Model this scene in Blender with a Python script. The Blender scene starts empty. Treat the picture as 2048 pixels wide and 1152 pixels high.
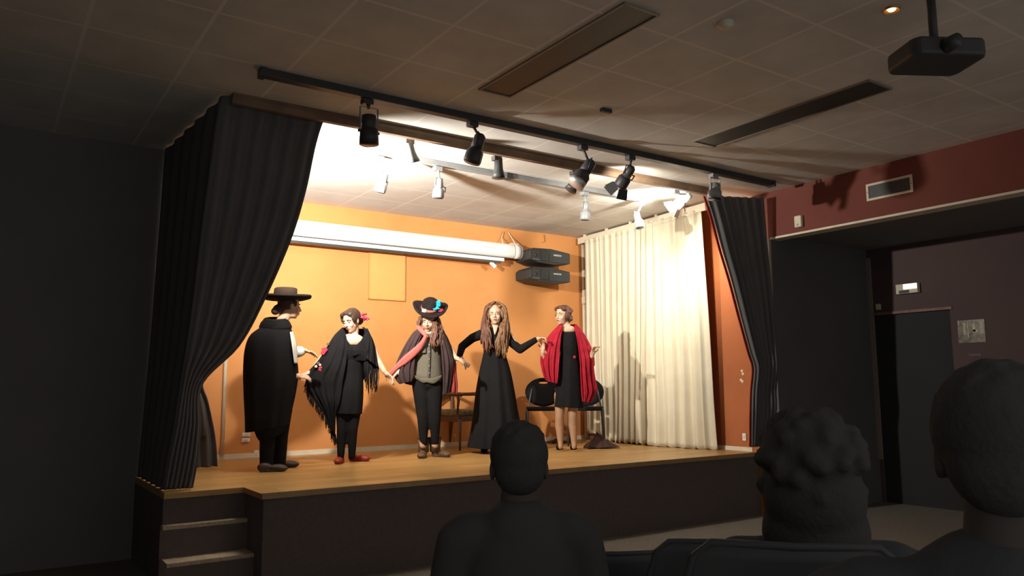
import bpy, math, random
from mathutils import Vector as V, Matrix
random.seed(7)
SC = bpy.context.scene
COL = SC.collection
PI = math.pi

# ------------------------------------------------------------------ camera
F, YAW, PITCH, ROLL = 1557.127, 0.6008333, 0.1253487, -0.0076811
CAM = V((0.0, 0.0, 1.40))
_cy, _sy, _cp, _sp = math.cos(YAW), math.sin(YAW), math.cos(PITCH), math.sin(PITCH)
_f = V((_sy*_cp, _cy*_cp, _sp)); _r = V((_cy, -_sy, 0)); _u = _r.cross(_f)
CR = math.cos(ROLL)*_r + math.sin(ROLL)*_u
CU = -math.sin(ROLL)*_r + math.cos(ROLL)*_u
CF = _f
cd = bpy.data.cameras.new('camera'); cam = bpy.data.objects.new('camera', cd); COL.objects.link(cam)
cd.sensor_width = 36; cd.lens = F/2048*36; cd.clip_start = .05; cd.clip_end = 60
mw = Matrix.Identity(4)
for i in range(3):
    mw[i][0] = CR[i]; mw[i][1] = CU[i]; mw[i][2] = -CF[i]; mw[i][3] = CAM[i]
cam.matrix_world = mw
SC.camera = cam
# ------------------------------------------------------------------ world, lights, exposure
W = bpy.data.worlds.new('world'); SC.world = W; W.use_nodes = True
W.node_tree.nodes['Background'].inputs[0].default_value = (1.0, .97, .94, 1)
W.node_tree.nodes['Background'].inputs[1].default_value = 0.38
SC.view_settings.view_transform = 'Standard'; SC.view_settings.look = 'None'
SC.view_settings.exposure = 0.0; SC.view_settings.gamma = 1.0
try: SC.view_settings.use_curve_mapping = False
except Exception: pass

def spot(name, loc, target, watts, color, angle, blend, size):
    l = bpy.data.lights.new(name, 'SPOT'); l.energy = watts; l.color = color
    l.spot_size = math.radians(angle); l.spot_blend = blend; l.shadow_soft_size = size
    o = bpy.data.objects.new(name, l); COL.objects.link(o); o.location = loc
    o.rotation_euler = (V(target)-V(loc)).to_track_quat('-Z', 'Y').to_euler()
    return o
WARM = (1.0, .94, .84)
spot('stage_light', (2.02, 6.02, 3.02), (5.2, 8.3, 3.9), 900, WARM, 165, 1.0, .035)     # flood beside the left drape
spot('stage_light', (5.03, 5.30, 3.16), (6.2, 7.1, 3.55), 70, (1, .93, .80), 120, .8, .03)   # barn-door lamp
spot('stage_light', (6.02, 5.78, 3.32), (6.75, 6.9, 3.3), 170, (1, .93, .80), 150, .6, .03)   # lamp at the cream curtain

# ------------------------------------------------------------------ pixel -> world
def ray(x, y): return CR*((x-1024)/F) + CU*((576-y)/F) + CF
def at_z(x, y, z): d = ray(x, y); return CAM + d*((z-CAM.z)/d.z)
def at_y(x, y, Y): d = ray(x, y); return CAM + d*(Y/d.y)
def at_x(x, y, X): d = ray(x, y); return CAM + d*(X/d.x)

# ------------------------------------------------------------------ materials
MATS = {}
def mat(name, col, rough=.7, noise=None, bump=0, bscale=60, metal=0, emit=None, estr=0, spec=.5, sheen=0):
    if name in MATS: return MATS[name]
    m = bpy.data.materials.new(name); m.use_nodes = True; MATS[name] = m
    nt = m.node_tree; b = nt.nodes['Principled BSDF']
    b.inputs['Base Color'].default_value = (*col, 1); b.inputs['Roughness'].default_value = rough
    b.inputs['Metallic'].default_value = metal; b.inputs['Specular IOR Level'].default_value = spec
    if sheen: b.inputs['Sheen Weight'].default_value = sheen
    tc = nt.nodes.new('ShaderNodeTexCoord')
    if noise:
        sc, col2, fac = noise
        n = nt.nodes.new('ShaderNodeTexNoise'); n.inputs['Scale'].default_value = sc; n.inputs['Detail'].default_value = 5
        nt.links.new(tc.outputs['Object'], n.inputs['Vector'])
        r = nt.nodes.new('ShaderNodeMapRange'); r.inputs[1].default_value = .35; r.inputs[2].default_value = .65
        r.inputs[3].default_value = 0; r.inputs[4].default_value = fac
        nt.links.new(n.outputs['Fac'], r.inputs[0])
        mx = nt.nodes.new('ShaderNodeMix'); mx.data_type = 'RGBA'
        mx.inputs[6].default_value = (*col, 1); mx.inputs[7].default_value = (*col2, 1)
        nt.links.new(r.outputs[0], mx.inputs[0]); nt.links.new(mx.outputs[2], b.inputs['Base Color'])
    if bump:
        n2 = nt.nodes.new('ShaderNodeTexNoise'); n2.inputs['Scale'].default_value = bscale; n2.inputs['Detail'].default_value = 6
        nt.links.new(tc.outputs['Object'], n2.inputs['Vector'])
        bp = nt.nodes.new('ShaderNodeBump'); bp.inputs['Strength'].default_value = bump; bp.inputs['Distance'].default_value = .01
        nt.links.new(n2.outputs['Fac'], bp.inputs['Height']); nt.links.new(bp.outputs[0], b.inputs['Normal'])
    if emit:
        b.inputs['Emission Color'].default_value = (*emit, 1); b.inputs['Emission Strength'].default_value = estr
    return m

def grid_mat(name, col, line, sx, sy, ox, oy, w, rough=.9, col2=None):
    m = mat(name, col, rough, noise=(3, col2 or tuple(c*.85 for c in col), .8), bump=.25, bscale=220)
    nt = m.node_tree; b = nt.nodes['Principled BSDF']
    mx0 = b.inputs['Base Color'].links[0].from_socket
    g = nt.nodes.new('ShaderNodeNewGeometry'); s = nt.nodes.new('ShaderNodeSeparateXYZ'); nt.links.new(g.outputs['Position'], s.inputs[0])
    outs = []
    for i, (st, of) in enumerate(((sx, ox), (sy, oy))):
        a = nt.nodes.new('ShaderNodeMath'); a.operation = 'SUBTRACT'; nt.links.new(s.outputs[i], a.inputs[0]); a.inputs[1].default_value = of
        d = nt.nodes.new('ShaderNodeMath'); d.operation = 'PINGPONG'; nt.links.new(a.outputs[0], d.inputs[0]); d.inputs[1].default_value = st/2
        c = nt.nodes.new('ShaderNodeMath'); c.operation = 'LESS_THAN'; nt.links.new(d.outputs[0], c.inputs[0]); c.inputs[1].default_value = w/2
        outs.append(c.outputs[0])
    mxx = nt.nodes.new('ShaderNodeMath'); mxx.operation = 'MAXIMUM'; nt.links.new(outs[0], mxx.inputs[0]); nt.links.new(outs[1], mxx.inputs[1])
    mx = nt.nodes.new('ShaderNodeMix'); mx.data_type = 'RGBA'; nt.links.new(mxx.outputs[0], mx.inputs[0])
    nt.links.new(mx0, mx.inputs[6]); mx.inputs[7].default_value = (*line, 1)
    nt.links.new(mx.outputs[2], b.inputs['Base Color'])
    return m

def wood_floor():
    m = mat('stage_laminate', (.42, .24, .075), .38, noise=(4, (.32, .16, .045), .7))
    nt = m.node_tree; b = nt.nodes['Principled BSDF']
    g = nt.nodes.new('ShaderNodeTexCoord')
    br = nt.nodes.new('ShaderNodeTexBrick'); nt.links.new(g.outputs['Object'], br.inputs['Vector'])
    br.inputs['Scale'].default_value = 1; br.inputs['Brick Width'].default_value = 1.25; br.inputs['Row Height'].default_value = .19
    br.inputs['Mortar Size'].default_value = .003; br.inputs['Color1'].default_value = (.50, .30, .105, 1)
    br.inputs['Color2'].default_value = (.38, .21, .07, 1); br.inputs['Mortar'].default_value = (.12, .06, .02, 1)
    n = nt.nodes.new('ShaderNodeTexNoise'); n.inputs['Scale'].default_value = 6; n.inputs['Detail'].default_value = 8
    mp = nt.nodes.new('ShaderNodeMapping'); mp.inputs['Scale'].default_value = (.5, 9, 1)
    nt.links.new(g.outputs['Object'], mp.inputs[0]); nt.links.new(mp.outputs[0], n.inputs['Vector'])
    mx = nt.nodes.new('ShaderNodeMix'); mx.data_type = 'RGBA'; mx.blend_type = 'OVERLAY'; mx.inputs[0].default_value = .45
    nt.links.new(br.outputs['Color'], mx.inputs[6]); nt.links.new(n.outputs['Fac'], mx.inputs[7])
    nt.links.new(mx.outputs[2], b.inputs['Base Color'])
    return m

M_ORANGE = mat('orange_paint', (.62, .27, .085), .75, noise=(2.2, (.58, .24, .07), .8), bump=.15, bscale=90)
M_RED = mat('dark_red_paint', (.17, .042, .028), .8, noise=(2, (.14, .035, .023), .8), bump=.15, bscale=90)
M_ALCOVE = mat('dull_maroon_paint', (.10, .062, .060), .85, noise=(2, (.085, .055, .054), .8))
M_DARKWALL = mat('dark_grey_paint', (.18, .172, .168), .9, noise=(2, (.16, .155, .152), .8))
M_CEIL = grid_mat('ceiling_tiles', (.66, .64, .60), (.76, .735, .68), .60, .60, 2.2, 3.8, .022)
M_WOOD = wood_floor()
M_STAGEFRONT = mat('dark_brown_carpet_face', (.13, .10, .09), .95, noise=(30, (.11, .085, .075), .8), bump=.4, bscale=150)
M_CARPET = mat('hall_carpet', (.22, .19, .15), .95, noise=(60, (.14, .12, .10), .9), bump=.5, bscale=200)
M_STEP = mat('lit_step_carpet', (.62, .48, .34), .95, noise=(90, (.34, .26, .18), .9), bump=.5, bscale=200)  # stage light on the treads put into this brighter carpet colour
M_WHITE = mat('white_painted_metal', (.80, .79, .76), .4, noise=(5, (.76, .75, .71), .5))
M_CREAM = mat('cream_paint', (.72, .66, .52), .6, noise=(8, (.62, .55, .42), .6))
M_CURT = mat('cream_curtain_cloth', (.66, .61, .47), .85, noise=(3, (.58, .53, .40), .7), bump=.2, bscale=180, sheen=.2)
M_BLACKV = mat('black_velvet', (.135, .13, .129), .95, spec=.1, noise=(4, (.12, .115, .115), .8), bump=.2, bscale=120)
M_REDLIN = mat('red_lining', (.42, .03, .02), .8, noise=(6, (.3, .02, .015), .6))
M_BLACK = mat('black_metal', (.045, .045, .047), .5, noise=(12, (.035, .035, .036), .6))
M_GREYMET = mat('grey_metal', (.28, .29, .30), .45, noise=(12, (.22, .23, .24), .6))
M_PALEMET = mat('pale_grey_metal', (.50, .53, .53), .45, noise=(12, (.42, .45, .45), .6))
M_RIM = mat('silver_rim', (.7, .7, .7), .35, metal=.7, noise=(9, (.6, .6, .6), .5))
M_RAILW = mat('brown_wood_rail', (.22, .14, .085), .6, noise=(6, (.13, .08, .05), .8))
M_SPK = mat('speaker_plastic', (.028, .034, .036), .55, noise=(20, (.022, .026, .028), .6), bump=.1, bscale=300)
M_CLOTH = mat('black_cloth', (.016, .015, .016), .95, noise=(9, (.011, .010, .011), .7), bump=.3, bscale=80, spec=.08)
M_CLOTHB = mat('black_jersey', (.011, .011, .012), .95, noise=(9, (.015, .014, .015), .7), bump=.2, bscale=120, spec=.08)
M_SKIN = mat('skin', (.62, .40, .28), .5, noise=(14, (.56, .33, .22), .5))
M_SKINT = mat('tan_stocking_skin', (.42, .24, .14), .5, noise=(14, (.36, .20, .11), .5))
M_EYE = mat('dark_eye', (.03, .02, .015), .2, noise=(50, (.02, .015, .01), .5))
M_LIP = mat('lip', (.36, .07, .06), .45, noise=(50, (.30, .06, .05), .5))
M_HAIRD = mat('dark_brown_hair', (.035, .018, .012), .5, noise=(25, (.06, .03, .018), .7), bump=.5, bscale=90)
M_HAIRR = mat('auburn_hair', (.065, .024, .013), .5, noise=(25, (.13, .05, .024), .7), bump=.5, bscale=90)
M_HAIRL = mat('light_brown_hair', (.24, .125, .05), .45, noise=(18, (.12, .05, .022), .9), bump=.5, bscale=90)
M_HAIRW = mat('reddish_brown_hair', (.16, .06, .03), .5, noise=(18, (.08, .03, .018), .9), bump=.5, bscale=90)
M_WSHIRT = mat('white_cotton', (.78, .76, .70), .8, noise=(12, (.7, .68, .62), .6), bump=.2)
M_GREYS = mat('olive_grey_shirt', (.125, .108, .078), .8, noise=(10, (.10, .085, .06), .7), bump=.3, bscale=60)
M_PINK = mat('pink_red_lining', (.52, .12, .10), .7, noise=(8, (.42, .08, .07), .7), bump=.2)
M_CAPER = mat('dark_plum_velvet', (.030, .016, .016), .9, noise=(14, (.055, .025, .026), .7), bump=.3)
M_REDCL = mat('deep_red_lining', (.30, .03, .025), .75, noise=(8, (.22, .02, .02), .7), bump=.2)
M_SHAWL = mat('crimson_shawl', (.42, .014, .034), .75, noise=(10, (.27, .008, .02), .9), bump=.4, bscale=50, spec=.2)
M_BOOT = mat('brown_leather', (.13, .075, .04), .55, noise=(12, (.08, .045, .025), .8))
M_BOOTD = mat('dark_brown_leather', (.055, .032, .022), .55, noise=(12, (.04, .022, .016), .8))
M_REDSH = mat('red_leather', (.30, .03, .02), .5, noise=(12, (.22, .02, .015), .8))
M_HAT = mat('black_felt', (.014, .010, .010), .95, spec=.1, noise=(14, (.025, .019, .018), .7), bump=.2)
M_HATB = mat('brown_felt', (.035, .022, .016), .95, spec=.1, noise=(14, (.035, .02, .016), .7), bump=.2)
M_BLUE = mat('turquoise_feather', (.01, .42, .62), .8, noise=(30, (.01, .55, .7), .8), bump=.6, bscale=120)
M_FLOW = mat('crimson_petals', (.45, .015, .05), .6, noise=(30, (.6, .04, .09), .8), bump=.5)
M_PAPER = mat('white_paper', (.85, .83, .76), .8, noise=(12, (.8, .78, .7), .6))
M_WCH = mat('brown_chair_wood', (.11, .045, .022), .45, noise=(10, (.07, .03, .015), .8))
M_UPH = mat('green_brown_upholstery', (.20, .15, .08), .9, noise=(16, (.07, .065, .03), 1), bump=.3)
M_HEAP = mat('dark_maroon_cloth', (.045, .018, .014), .9, noise=(10, (.03, .012, .01), .8), bump=.4)
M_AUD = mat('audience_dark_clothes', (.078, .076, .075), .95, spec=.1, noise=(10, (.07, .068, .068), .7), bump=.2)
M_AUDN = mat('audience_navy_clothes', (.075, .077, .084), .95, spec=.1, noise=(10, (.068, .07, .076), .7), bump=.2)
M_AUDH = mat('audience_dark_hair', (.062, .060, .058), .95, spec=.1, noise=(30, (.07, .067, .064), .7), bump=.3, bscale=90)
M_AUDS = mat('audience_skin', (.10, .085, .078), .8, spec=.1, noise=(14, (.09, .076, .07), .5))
M_LENSON = mat('lit_lens', (.9, .9, .85), .3, noise=(3, (.9, .9, .9), .1), emit=(1, .93, .8), estr=30)
M_DISC = mat('black_disc', (.02, .02, .022), .4, noise=(9, (.03, .03, .03), .5))

# ------------------------------------------------------------------ mesh kit
def lerp(a, b, t): return a+(b-a)*t
def axes_from(z, hint=V((0, 0, 1))):
    z = V(z).normalized()
    x = hint.cross(z)
    if x.length < 1e-4: x = V((1, 0, 0)).cross(z)
    if x.length < 1e-4: x = V((0, 1, 0)).cross(z)
    x.normalize(); return x, z.cross(x), z

def spline(pts, n):
    """Catmull-Rom resample of a list of tuples/Vectors to n points"""
    P = [list(p) for p in pts]; k = len(P)-1; out = []
    for i in range(n):
        t = i/(n-1)*k; j = min(int(t), k-1); u = t-j
        p0 = P[max(j-1, 0)]; p1 = P[j]; p2 = P[j+1]; p3 = P[min(j+2, k)]
        out.append([.5*((2*b)+(-a+c)*u+(2*a-5*b+4*c-d)*u*u+(-a+3*b-3*c+d)*u**3) for a, b, c, d in zip(p0, p1, p2, p3)])
    return out

class G:
    def __init__(s): s.v = []; s.f = []
    def add(s, vs, fs):
        o = len(s.v); s.v += [tuple(v) for v in vs]; s.f += [tuple(i+o for i in f) for f in fs]; return s
    def box(s, c, sz, ax=None):
        ax = ax or (V((1, 0, 0)), V((0, 1, 0)), V((0, 0, 1))); c = V(c); vs = []
        for k in (-.5, .5):
            for j in (-.5, .5):
                for i in (-.5, .5): vs.append(c+ax[0]*(i*sz[0])+ax[1]*(j*sz[1])+ax[2]*(k*sz[2]))
        return s.add(vs, [(0, 2, 3, 1), (4, 5, 7, 6), (0, 1, 5, 4), (2, 6, 7, 3), (0, 4, 6, 2), (1, 3, 7, 5)])
    def bb(s, a, b):  # box from corners
        a = V(a); b = V(b); return s.box((a+b)/2, (abs(b.x-a.x), abs(b.y-a.y), abs(b.z-a.z)))
    def prism(s, prof, a, b, ax):
        """profile [(u,v)] swept from a to b; ax=(U,V)"""
        n = len(prof); a = V(a); b = V(b)
        vs = [a+ax[0]*u+ax[1]*v for u, v in prof]+[b+ax[0]*u+ax[1]*v for u, v in prof]
        fs = [(i, (i+1) % n, n+(i+1) % n, n+i) for i in range(n)]+[tuple(range(n-1, -1, -1)), tuple(range(n, 2*n))]
        return s.add(vs, fs)
    def tube(s, pts, rads, n=12, caps=True, hint=V((0, 0, 1))):
        pts = [V(p) for p in pts]
        if not hasattr(rads, '__len__'): rads = [rads]*len(pts)
        vs = []; fs = []; X = None
        for i, p in enumerate(pts):
            d = (pts[min(i+1, len(pts)-1)]-pts[max(i-1, 0)])
            if d.length < 1e-9: d = V((0, 0, 1))
            d.normalize()
            if X is None: X, Y, _ = axes_from(d, hint)
            else:
                X = (X-d*X.dot(d))
                X = X.normalized() if X.length > 1e-6 else axes_from(d)[0]
                Y = d.cross(X)
            r = rads[i]
            for k in range(n):
                a = 2*PI*k/n; vs.append(p+X*(math.cos(a)*r)+Y*(math.sin(a)*r))
        for i in range(len(pts)-1):
            for k in range(n):
                k2 = (k+1) % n; fs.append((i*n+k, i*n+k2, (i+1)*n+k2, (i+1)*n+k))
        if caps: fs += [tuple(range(n-1, -1, -1)), tuple(range((len(pts)-1)*n, len(pts)*n))]
        return s.add(vs, fs)
    def ell(s, c, r, ax=None, nu=16, nv=10):
        ax = ax or (V((1, 0, 0)), V((0, 1, 0)), V((0, 0, 1))); c = V(c)
        vs = [c+ax[2]*r[2]]; fs = []
        for j in range(1, nv):
            t = PI*j/nv
            for i in range(nu):
                a = 2*PI*i/nu
                vs.append(c+ax[0]*(r[0]*math.sin(t)*math.cos(a))+ax[1]*(r[1]*math.sin(t)*math.sin(a))+ax[2]*(r[2]*math.cos(t)))
        vs.append(c-ax[2]*r[2]); L = len(vs)-1
        for i in range(nu): fs.append((0, 1+i, 1+(i+1) % nu)); fs.append((L, L-nu+(i+1) % nu, L-nu+i))
        for j in range(nv-2):
            for i in range(nu):
                a = 1+j*nu; b = a+nu; fs.append((a+i, b+i, b+(i+1) % nu, a+(i+1) % nu))
        return s.add(vs, fs)
    def cap(s, a, b, ra, rb, n=14):   # capsule
        a = V(a); b = V(b)
        s.tube([a, b], [ra, rb], n); s.ell(a, (ra,)*3, nu=n, nv=8); s.ell(b, (rb,)*3, nu=n, nv=8); return s
    def chain(s, pts, rads):
        for i in range(len(pts)-1): s.cap(pts[i], pts[i+1], rads[i], rads[i+1])
        return s
    def rings(s, R, n=48, closed=True, caps=True):
        """R = list of rings, each a list of points of equal count"""
        n = len(R[0]); o = []
        for r in R: o += r
        fs = []
        for i in range(len(R)-1):
            for k in range(n if closed else n-1):
                k2 = (k+1) % n; fs.append((i*n+k, i*n+k2, (i+1)*n+k2, (i+1)*n+k))
        if caps and closed: fs += [tuple(range(n-1, -1, -1)), tuple(range((len(R)-1)*n, len(R)*n))]
        return s.add(o, fs)
    def build(s, name, m, parent=None, org=None, smooth=True, remesh=None, solid=None, smoothit=0, bevel=0, sub=0, offset=0):
        if org is None: org = ROOTLOC.get(parent.name, V((0, 0, 0))) if parent else V((0, 0, 0))
        me = bpy.data.meshes.new(name); me.from_pydata([tuple(V(v)-org) for v in s.v], [], s.f); me.update()
        me.materials.append(m)
        if smooth: me.shade_smooth()
        o = bpy.data.objects.new(name, me); COL.objects.link(o)
        if parent: o.parent = parent; ROOTLOC[o.name] = org
        else: o.location = org; ROOTLOC[o.name] = org
        if solid: md = o.modifiers.new('solid', 'SOLIDIFY'); md.thickness = solid; md.offset = offset
        if remesh:
            md = o.modifiers.new('remesh', 'REMESH'); md.mode = 'VOXEL'; md.voxel_size = remesh; md.use_smooth_shade = True
        if smoothit: md = o.modifiers.new('smooth', 'SMOOTH'); md.iterations = smoothit; md.factor = .5
        if sub: md = o.modifiers.new('sub', 'SUBSURF'); md.levels = sub; md.render_levels = sub
        if bevel: md = o.modifiers.new('bevel', 'BEVEL'); md.width = bevel; md.segments = 2; md.limit_method = 'ANGLE'
        return o
ROOTLOC = {}
def thing(name, label, cat, loc, group=None):
    o = bpy.data.objects.new(name, None); COL.objects.link(o); o.location = loc; o.empty_display_size = .1
    o['label'] = label; o['category'] = cat
    if group: o['group'] = group
    ROOTLOC[o.name] = V(loc); return o
def tag(o, label, cat, group=None):
    o['label'] = label; o['category'] = cat
    if group: o['group'] = group
    return o
def struct(g, name, m, smooth=False, **k):
    o = g.build(name, m, None, V((0, 0, 0)), smooth=smooth, **k); o['kind'] = 'structure'; return o

# ------------------------------------------------------------------ the room
ZC = 3.52; ZS = .66; YF = 5.64; YB = 8.60; XR = 7.15; XL = 1.30
XD = 9.0; YA = 5.37; ZA = 3.005
struct(G().bb((-3.5, -1.5, -.1), (XD+.15, YB+.2, 0)), 'floor', M_CARPET)
struct(G().bb((-3.5, -.6, ZC), (XR+.15, YB+.15, ZC+.12)), 'ceiling', M_CEIL)
struct(G().bb((XL-.12, YB, 0), (XR+.15, YB+.15, ZC)), 'wall_back', M_ORANGE)
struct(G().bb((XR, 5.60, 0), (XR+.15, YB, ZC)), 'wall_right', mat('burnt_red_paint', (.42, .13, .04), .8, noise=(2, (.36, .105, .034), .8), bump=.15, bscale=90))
struct(G().bb((XL-.12, 7.45, 0), (XL, YB, ZC)), 'wall_stage_left', M_ORANGE)
struct(G().bb((-3.5, 7.32, 0), (XL, 7.45, ZC)), 'wall_front_left', M_DARKWALL)
struct(G().bb((-3.6, -.6, 0), (-3.5, 7.45, ZC)), 'wall_left', M_DARKWALL)
# bulkhead above the alcove on the right, its underside, alcove walls
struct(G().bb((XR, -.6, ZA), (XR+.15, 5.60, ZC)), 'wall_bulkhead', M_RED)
struct(G().bb((XR+.15, -.6, ZA+.03), (XD+.15, YA+.1, ZA+.15)), 'ceiling_alcove', M_DARKWALL)
struct(G().bb((XR+.15, YA, 0), (XD+.15, YA+.12, ZA+.03)), 'wall_alcove_end', mat('charcoal_wall', (.11, .105, .103), .9, noise=(2, (.10, .095, .094), .8)))
struct(G().bb((XR, YA, 0), (XR+.15, 5.60, ZA)), 'wall_corner', MATS['charcoal_wall'])  # strip of the red side wall, darkness below the soffit put into its colour
# door wall with its opening
gw = G(); Y0, Y1, ZD = 4.42, 5.33, 2.22
gw.bb((XD, -.6, 0), (XD+.12, Y0, ZA+.03)); gw.bb((XD, Y0, ZD), (XD+.12, Y1, ZA+.03)); gw.bb((XD, Y1, 0), (XD+.12, YA, ZA+.03))
struct(gw, 'wall_alcove', M_ALCOVE)
struct(G().bb((XR-.012, 0, ZA-.022), (XR+.155, YA, ZA)), 'trim_1', M_CREAM)
struct(G().bb((XD-.02, YA-.05, .5), (XD+.0, YA, 2.93)), 'trim_2', mat('brown_corner_strip', (.30, .235, .20), .7, noise=(40, (.2, .15, .13), .8)))
d = struct(G().bb((XD+.03, Y0, 0), (XD+.07, Y1, ZD)), 'door_1', mat('black_door_paint', (.034, .034, .034), .8, spec=.2, noise=(4, (.03, .03, .03), .5)))
G().bb((XD-.015, Y0-.03, ZD), (XD+.05, Y1+.02, ZD+.03)).build('door_frame', mat('brown_door_trim', (.26, .13, .10), .6, noise=(20, (.16, .08, .06), .8)), d, V((0, 0, 0)), smooth=False)
G().cap((XD-.02, Y0+.1, 1.05), (XD-.02, Y0+.2, 1.05), .01, .01).build('door_handle', M_BLACK, d, V((0, 0, 0)))
# stage platform: solid with a notch for the steps
gs = G()
XN = 1.715; YN = 6.09
prof = [(XN, YF), (XR+.0, YF), (XR+.0, YB), (XL, YB), (XL, 7.32), (1.16, 7.32), (1.16, YN), (XN, YN)]
n = len(prof)
gs.add([(x, y, ZS) for x, y in prof]+[(x, y, ZS-.04) for x, y in prof],
       [tuple(range(n))]+[(i, n+i, n+(i+1) % n, (i+1) % n) for i in range(n)]+[tuple(range(2*n-1, n-1, -1))])
st = struct(gs, 'stage_floor', M_WOOD)
gp = G(); p2 = [(x+(.02 if x in (XN,) else 0), y+(.02 if y in (YF, YN) else 0)) for x, y in prof]
gp.add([(x, y, ZS-.04) for x, y in p2]+[(x, y, 0) for x, y in p2],
       [tuple(range(n))]+[(i, n+i, n+(i+1) % n, (i+1) % n) for i in range(n)]+[tuple(range(2*n-1, n-1, -1))])
struct(gp, 'stage_front', M_STAGEFRONT)
struct(G().bb((XN, YF-.012, ZS-.035), (XR, YF-.001, ZS+.004)), 'trim_3', mat('stage_edge_wood', (.40, .25, .12), .5, noise=(9, (.3, .18, .08), .7)))
struct(G().bb((XL, YB-.015, ZS), (XR, YB, ZS+.05)), 'baseboard_back', M_CREAM)
struct(G().bb((XR-.012, YF+.1, ZS), (XR, YB, ZS+.045)), 'baseboard_right', M_CREAM)
# steps up to the stage
s1 = thing('stage_steps', 'three brown carpeted steps climbing to the stage beside the dark drape', 'steps', (1.43, 5.9, 0))
G().bb((1.15, 5.84, 0), (XN+.018, 6.11, .22)).build('step', M_STEP, s1, smooth=False)
G().bb((1.15, 6.03, .22), (XN+.018, 6.11, .44)).build('step', M_STEP, s1, smooth=False)
g = G(); g.bb((1.13, 5.83, .0), (XN+.018, 5.84, .195)); g.build('riser', M_STAGEFRONT, s1, smooth=False)
G().bb((1.13, 6.02, .225), (XN+.018, 6.03, .415)).build('riser', M_STAGEFRONT, s1, smooth=False)

# ------------------------------------------------------------------ wall and ceiling fittings
def pipe_etc():
    o = G().tube([(7.10, 8.54, ZS+.01), (7.10, 8.54, ZC-.01)], .028).build('wall_pipe', M_CREAM, None, V((7.10, 8.54, ZS)))
    tag(o, 'cream pipe running up the back corner of the stage', 'pipe')
    c = at_y(1170, 601, 8.5)
    t = G().box(c, (.07, .07, .10)).build('junction_box', M_CREAM, None, c, smooth=False, bevel=.006)
    tag(t, 'small cream junction box on the corner pipe behind the curtains', 'junction box')
    a = at_y(435, 735, YB-.02); b = at_y(436, 918, YB-.02)
    o = G().tube([(2.18, YB-.02, ZS+.05), (2.18, YB-.02, 3.0)], .02).build('wall_conduit', M_CREAM, None, V((2.18, YB-.02, ZS)))
    tag(o, 'thin cream conduit rising on the back wall near the dark drape', 'conduit')
pipe_etc()
def wall_board():
    a = at_y(738, 500, YB); b = at_y(808, 600, YB)
    c = V(((a.x+b.x)/2, YB-.011, (a.z+b.z)/2)); w = b.x-a.x; h = 0.60
    t = thing('wall_board', 'blank yellow painted board on the back wall under the projection screen', 'board', c)
    G().box(c, (w, .018, h)).build('panel', mat('yellow_board_paint', (.68, .33, .10), .7, noise=(3, (.66, .31, .09), .6)), t, smooth=False, bevel=.003)
    g = G()
    for z in (-h/2, h/2): g.box((c.x, YB-.012, c.z+z), (w+.02, .022, .014))
    for x in (-w/2, w/2): g.box((c.x+x, YB-.012, c.z), (.014, .022, h))
    g.build('frame', M_ORANGE, t, smooth=False)
wall_board()
def outlet(cx, cy, label, sz=(.085, .045), X=None):
    if X is None:
        c = at_y(cx, cy, YB); c.y = YB-.008; ax = None; s3 = (sz[0], .014, sz[1]); s4 = (sz[0]*.5, .006, sz[1]*.45); off = V((0, -.009, 0))
    else:
        c = at_x(cx, cy, X); c.x = X-.008; s3 = (.014, sz[0], sz[1]); s4 = (.006, sz[0]*.5, sz[1]*.45); off = V((-.009, 0, 0))
    t = thing('wall_outlet', label, 'outlet', c)
    G().box(c, s3).build('plate', M_WHITE, t, smooth=False, bevel=.002)
    G().box(c+off, s4).build('socket', M_CREAM, t, smooth=False)
outlet(492, 869, 'white double outlet low on the orange wall, the upper of two', (.085, .04))
outlet(491, 880, 'white double outlet low on the orange wall, the lower of two', (.085, .04))
outlet(512, 909, 'small upright outlet at the baseboard behind the caped person', (.045, .09))
outlet(1490, 874, 'small white outlet low on the red side wall of the stage', (.05, .08), XR)
def marks():
    for i, (x, y) in enumerate(((1484, 742), (1486, 748), (1482, 760), (1485, 763))):
        c = at_x(x, y, XR); c.x = XR-.002
        o = G().ell(c, (.003, .018, .016), nu=10, nv=6).build('paint_chip', M_CREAM, None, c)
        tag(o, 'pale chip of missing paint on the red side wall above the outlet', 'paint chip', 'paint chips on the side wall')
    for x, y, l in ((910, 871, 'pale paint chip on the orange wall under the wooden armchair'), (776, 917, 'pale paint chip low on the orange wall between two performers'),
                    (735, 897, 'pale paint chip on the wall beside the red shoes'), (1044, 800, 'pale paint chip on the wall left of the black chairs')):
        if y > 915: continue
        c = at_y(x, y, YB); c.y = YB-.002
        tag(G().ell(c, (.014, .003, .013), nu=10, nv=6).build('paint_chip', M_CREAM, None, c), l, 'paint chip')
marks()

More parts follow.
